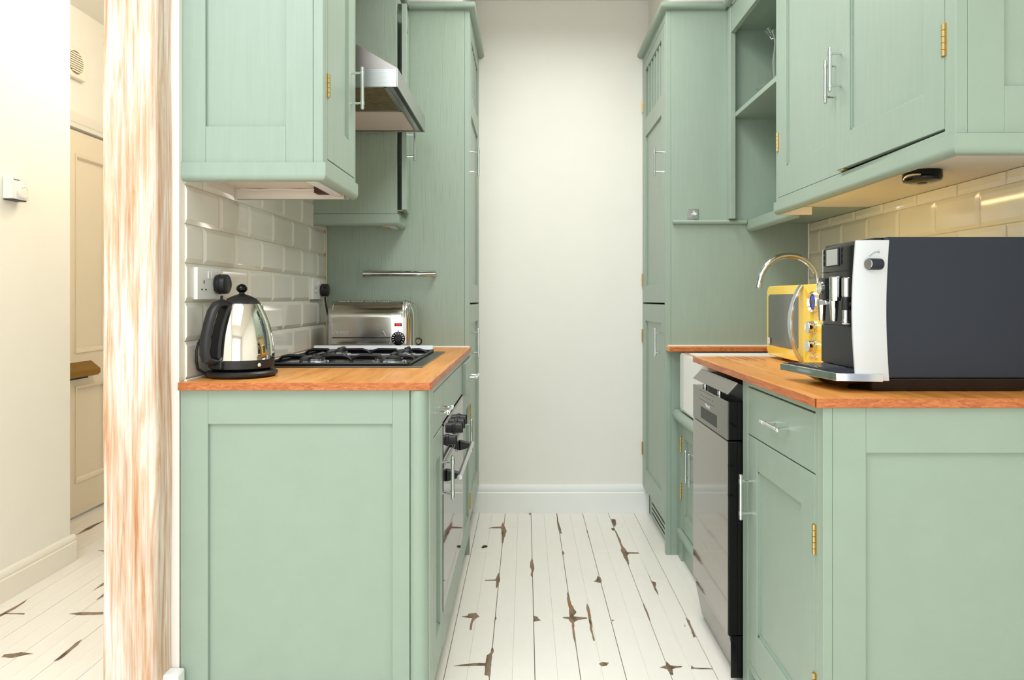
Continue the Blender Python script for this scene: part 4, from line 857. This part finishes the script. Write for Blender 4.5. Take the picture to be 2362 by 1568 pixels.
# ------------------------------------------------------------------ coffee machine
cm = thing('coffee_machine', (0.98, 1.69, 0.91), 'charcoal bean-to-cup coffee machine with silver front and chrome tray', 'coffee machine')
C0, C1 = 1.543, 1.815
q = B(); q.box(0.812, 1.168, C0, C1, 0.942, 1.2605); q.build('shell', charcoal, cm, 0.004, seg=3)
q = B(); q.loft([[(0.79, C0+0.02, 0.911), (1.135, C0+0.02, 0.911), (1.135, C1-0.02, 0.911), (0.79, C1-0.02, 0.911)], [(0.78, C0+0.004, 0.941), (1.16, C0+0.004, 0.941), (1.16, C1-0.004, 0.941), (0.78, C1-0.004, 0.941)]]); q.build('base', black, cm, 0.003)
q = B(); q.loft([[(0.752, C0+0.06, 0.913), (0.80, C0+0.03, 0.911), (0.80, C1-0.03, 0.911), (0.745, C1-0.05, 0.913)], [(0.712, C0+0.026, 0.937), (0.80, C0+0.004, 0.937), (0.80, C1-0.01, 0.937), (0.70, C1-0.03, 0.937)]]); q.build('front_base', black_g, cm, 0.002)
fb = B(); rings = []
for i in range(9):
    y = 1.556+i*(1.806-1.556)/8; t = (y-1.681)/0.125; x = 0.784-0.006*(1-t*t); rings.append([(x, y, 0.952), (x, y, 1.246), (x+0.008, y, 1.2595), (0.815, y, 1.2600), (0.815, y, 0.952)])
fb.loft(rings); fb.build('front_panel', black_g, cm)
FX = 0.7775
B().box(FX-0.0012, FX+0.004, 1.60, 1.80, 0.958, 1.053).build('lower_front', charcoal_l, cm, 0.001)
B().box(FX-0.0005, FX+0.004, 1.60, 1.80, 1.0545, 1.0558).build('front_seam', dark, cm); B().box(FX-0.0005, FX+0.004, 1.66, 1.80, 1.1885, 1.1898).build('front_seam', dark, cm)
s_ = B().box(FX-0.0016, FX+0.004, 1.70, 1.779, 1.203, 1.2485).build('display_frame', black, cm, 0.001)
B().box(FX-0.0022, FX, 1.706, 1.768, 1.2055, 1.246).build('display', screen, s_, 0.0006)
for y in (1.786, 1.690):
    for k in range(3): B().box(FX-0.0016, FX+0.002, y-0.003, y+0.003, 1.206+k*0.0145, 1.2185+k*0.0145).build('key', charcoal_l, cm, 0.0006)
# near silver wing: bowed plate
q = B(); rings = []
for i in range(17):
    t = i/16; z = 0.936+t*(1.2535-0.936); c = math.sin(PI*t)
    xr = 0.8175-0.0065*c; xl = 0.7475-0.008*c
    rings.append([(xr, C0-0.0035, z), ((xr+xl)/2-0.006, C0-0.002, z), (xl, C0+0.010, z), (xl+0.003, C0+0.020, z), (xr, C0+0.016, z)])
q.loft(rings); wg = q.build('silver_wing', silver, cm, 0.0015)
ka = Vector((0.794, C0-0.001, 1.199)); kdv = Vector((-0.95, -0.31, 0.0)).normalized()
B().tube([ka-kdv*0.004, ka+kdv*0.026, ka+kdv*0.0285], 0.0128, 26, rs=[0.0128, 0.0128, 0.0118]).build('steam_knob', charcoal, wg)
B().tube([ka+kdv*0.0285, ka+kdv*0.0305], 0.0115, 26, rs=[0.0115, 0.0108]).build('knob_cap', satin, wg)
q = B(); q.tube([(0.772+0.017*k/6, C0-0.0036, 1.2165+0.010*math.sin(k/6*PI/2)) for k in range(7)], 0.0006, 6); q.tube([(0.7925+0.0022*math.cos(a), C0-0.0038, 1.2265+0.0022*math.sin(a)) for a in [j*PI/4 for j in range(9)]], 0.0005, 6); q.build('printed_scale', print_grey, wg)
# far side trim
B().box(0.785, 0.815, C1-0.010, C1, 0.945, 1.25).build('far_trim', silver, cm, 0.002)
sp_ = B(); sp_.prism([(0.748, 1.742), (0.742, 1.735), (0.738, 1.70), (0.742, 1.668), (0.752, 1.660), (0.78, 1.660), (0.78, 1.742)], 'z', 1.118, 1.173); so = sp_.build('spout_block', black_g, cm, 0.002)
B().lathe((0.755, 1.668, 1.116), [(0.0135, 0), (0.0145, 0.004), (0.0155, 0.057), (0.013, 0.059), (0, 0.059)], 24).build('chrome_sleeve', chrome, so)
B().lathe((0.766, 1.634, 1.124), [(0.010, 0), (0.0115, 0.005), (0.0115, 0.046), (0.009, 0.048), (0, 0.048)], 24).build('chrome_sleeve', chrome, so)
q = B(); q.lathe((0.7365, 1.716, 1.148), [(0.0165, 0.004), (0.0165, -0.001), (0.0145, -0.0022), (0.013, -0.001), (0.0, -0.001)], 28, 'x'); q.build('emblem_ring', chrome, so)
text('emblem_text', 'jura', 0.011, print_lite, so, ASIDE(0.7350, 1.716, 1.1475))
for x, y in ((0.744, 1.722), (0.752, 1.672)):
    B().lathe((x, y, 1.066), [(0.0062, 0), (0.0078, 0.004), (0.0105, 0.048), (0.0105, 0.053)], 20).build('coffee_nozzle', chrome, so)
B().box(0.735, 0.76, 1.684, 1.735, 1.106, 1.1175).build('nozzle_bridge', satin, so, 0.003)
B().lathe((0.762, 1.630, 1.094), [(0.010, 0), (0.0115, 0.004), (0.0115, 0.022), (0.0095, 0.03)], 20).build('milk_spout_holder', black, so)
B().lathe((0.762, 1.630, 1.063), [(0.0085, 0.0), (0.0095, 0.002), (0.0095, 0.007), (0.008, 0.008), (0.008, 0.031)], 20).build('milk_spout', chrome, so)
B().lathe((0.762, 1.630, 1.0605), [(0.0085, 0), (0.0090, 0.0025)], 18).build('milk_spout_tip', print_lite, so)
B().tube([(0.765, 1.628, 1.108), (0.772, 1.612, 1.108)], 0.006, 12).build('hose_stub', black, so)
q = B(); plan = [(0.668, 1.800), (0.676, 1.735), (0.688, 1.650), (0.703, 1.552), (0.799, 1.5305), (0.799, 1.806), (0.68, 1.808)]
q.prism(plan, 'z', 0.9345, 0.9525); tray = q.build('drip_tray', chrome, cm, 0.0012)
q = B(); plan2 = [(0.688, 1.795), (0.695, 1.735), (0.705, 1.655), (0.718, 1.574), (0.738, 1.569), (0.785, 1.569), (0.785, 1.795)]; q.prism(plan2, 'z', 0.9525, 0.9545); gr = q.build('tray_grid', charcoal, tray)
for k in range(7): B().box(0.705+k*0.011, 0.7085+k*0.011, 1.66, 1.78, 0.9545, 0.9558).build('grid_bar', satin, gr)
B().box(1.148, 1.168, C0+0.002, C1-0.002, 1.2535, 1.258).build('lid_notch', dark, cm)

# fallen leaf on the boards
p0 = ground(1117, 1262.5); q = B()
q.loft([[(p0[0]-0.012, p0[1]-0.006, 0.001), (p0[0]-0.012, p0[1]-0.005, 0.002)], [(p0[0]-0.004, p0[1]-0.010, 0.001), (p0[0]-0.006, p0[1]+0.008, 0.006)], [(p0[0]+0.006, p0[1]-0.004, 0.002), (p0[0]+0.006, p0[1]+0.012, 0.006)], [(p0[0]+0.014, p0[1]+0.006, 0.001), (p0[0]+0.014, p0[1]+0.010, 0.003)]], closed=False)
lf = q.build('leaf', leaf_m); md = lf.modifiers.new('thick', 'SOLIDIFY'); md.thickness = 0.0008
tag(lf, 'small dark curled leaf lying on the floorboards', 'leaf')
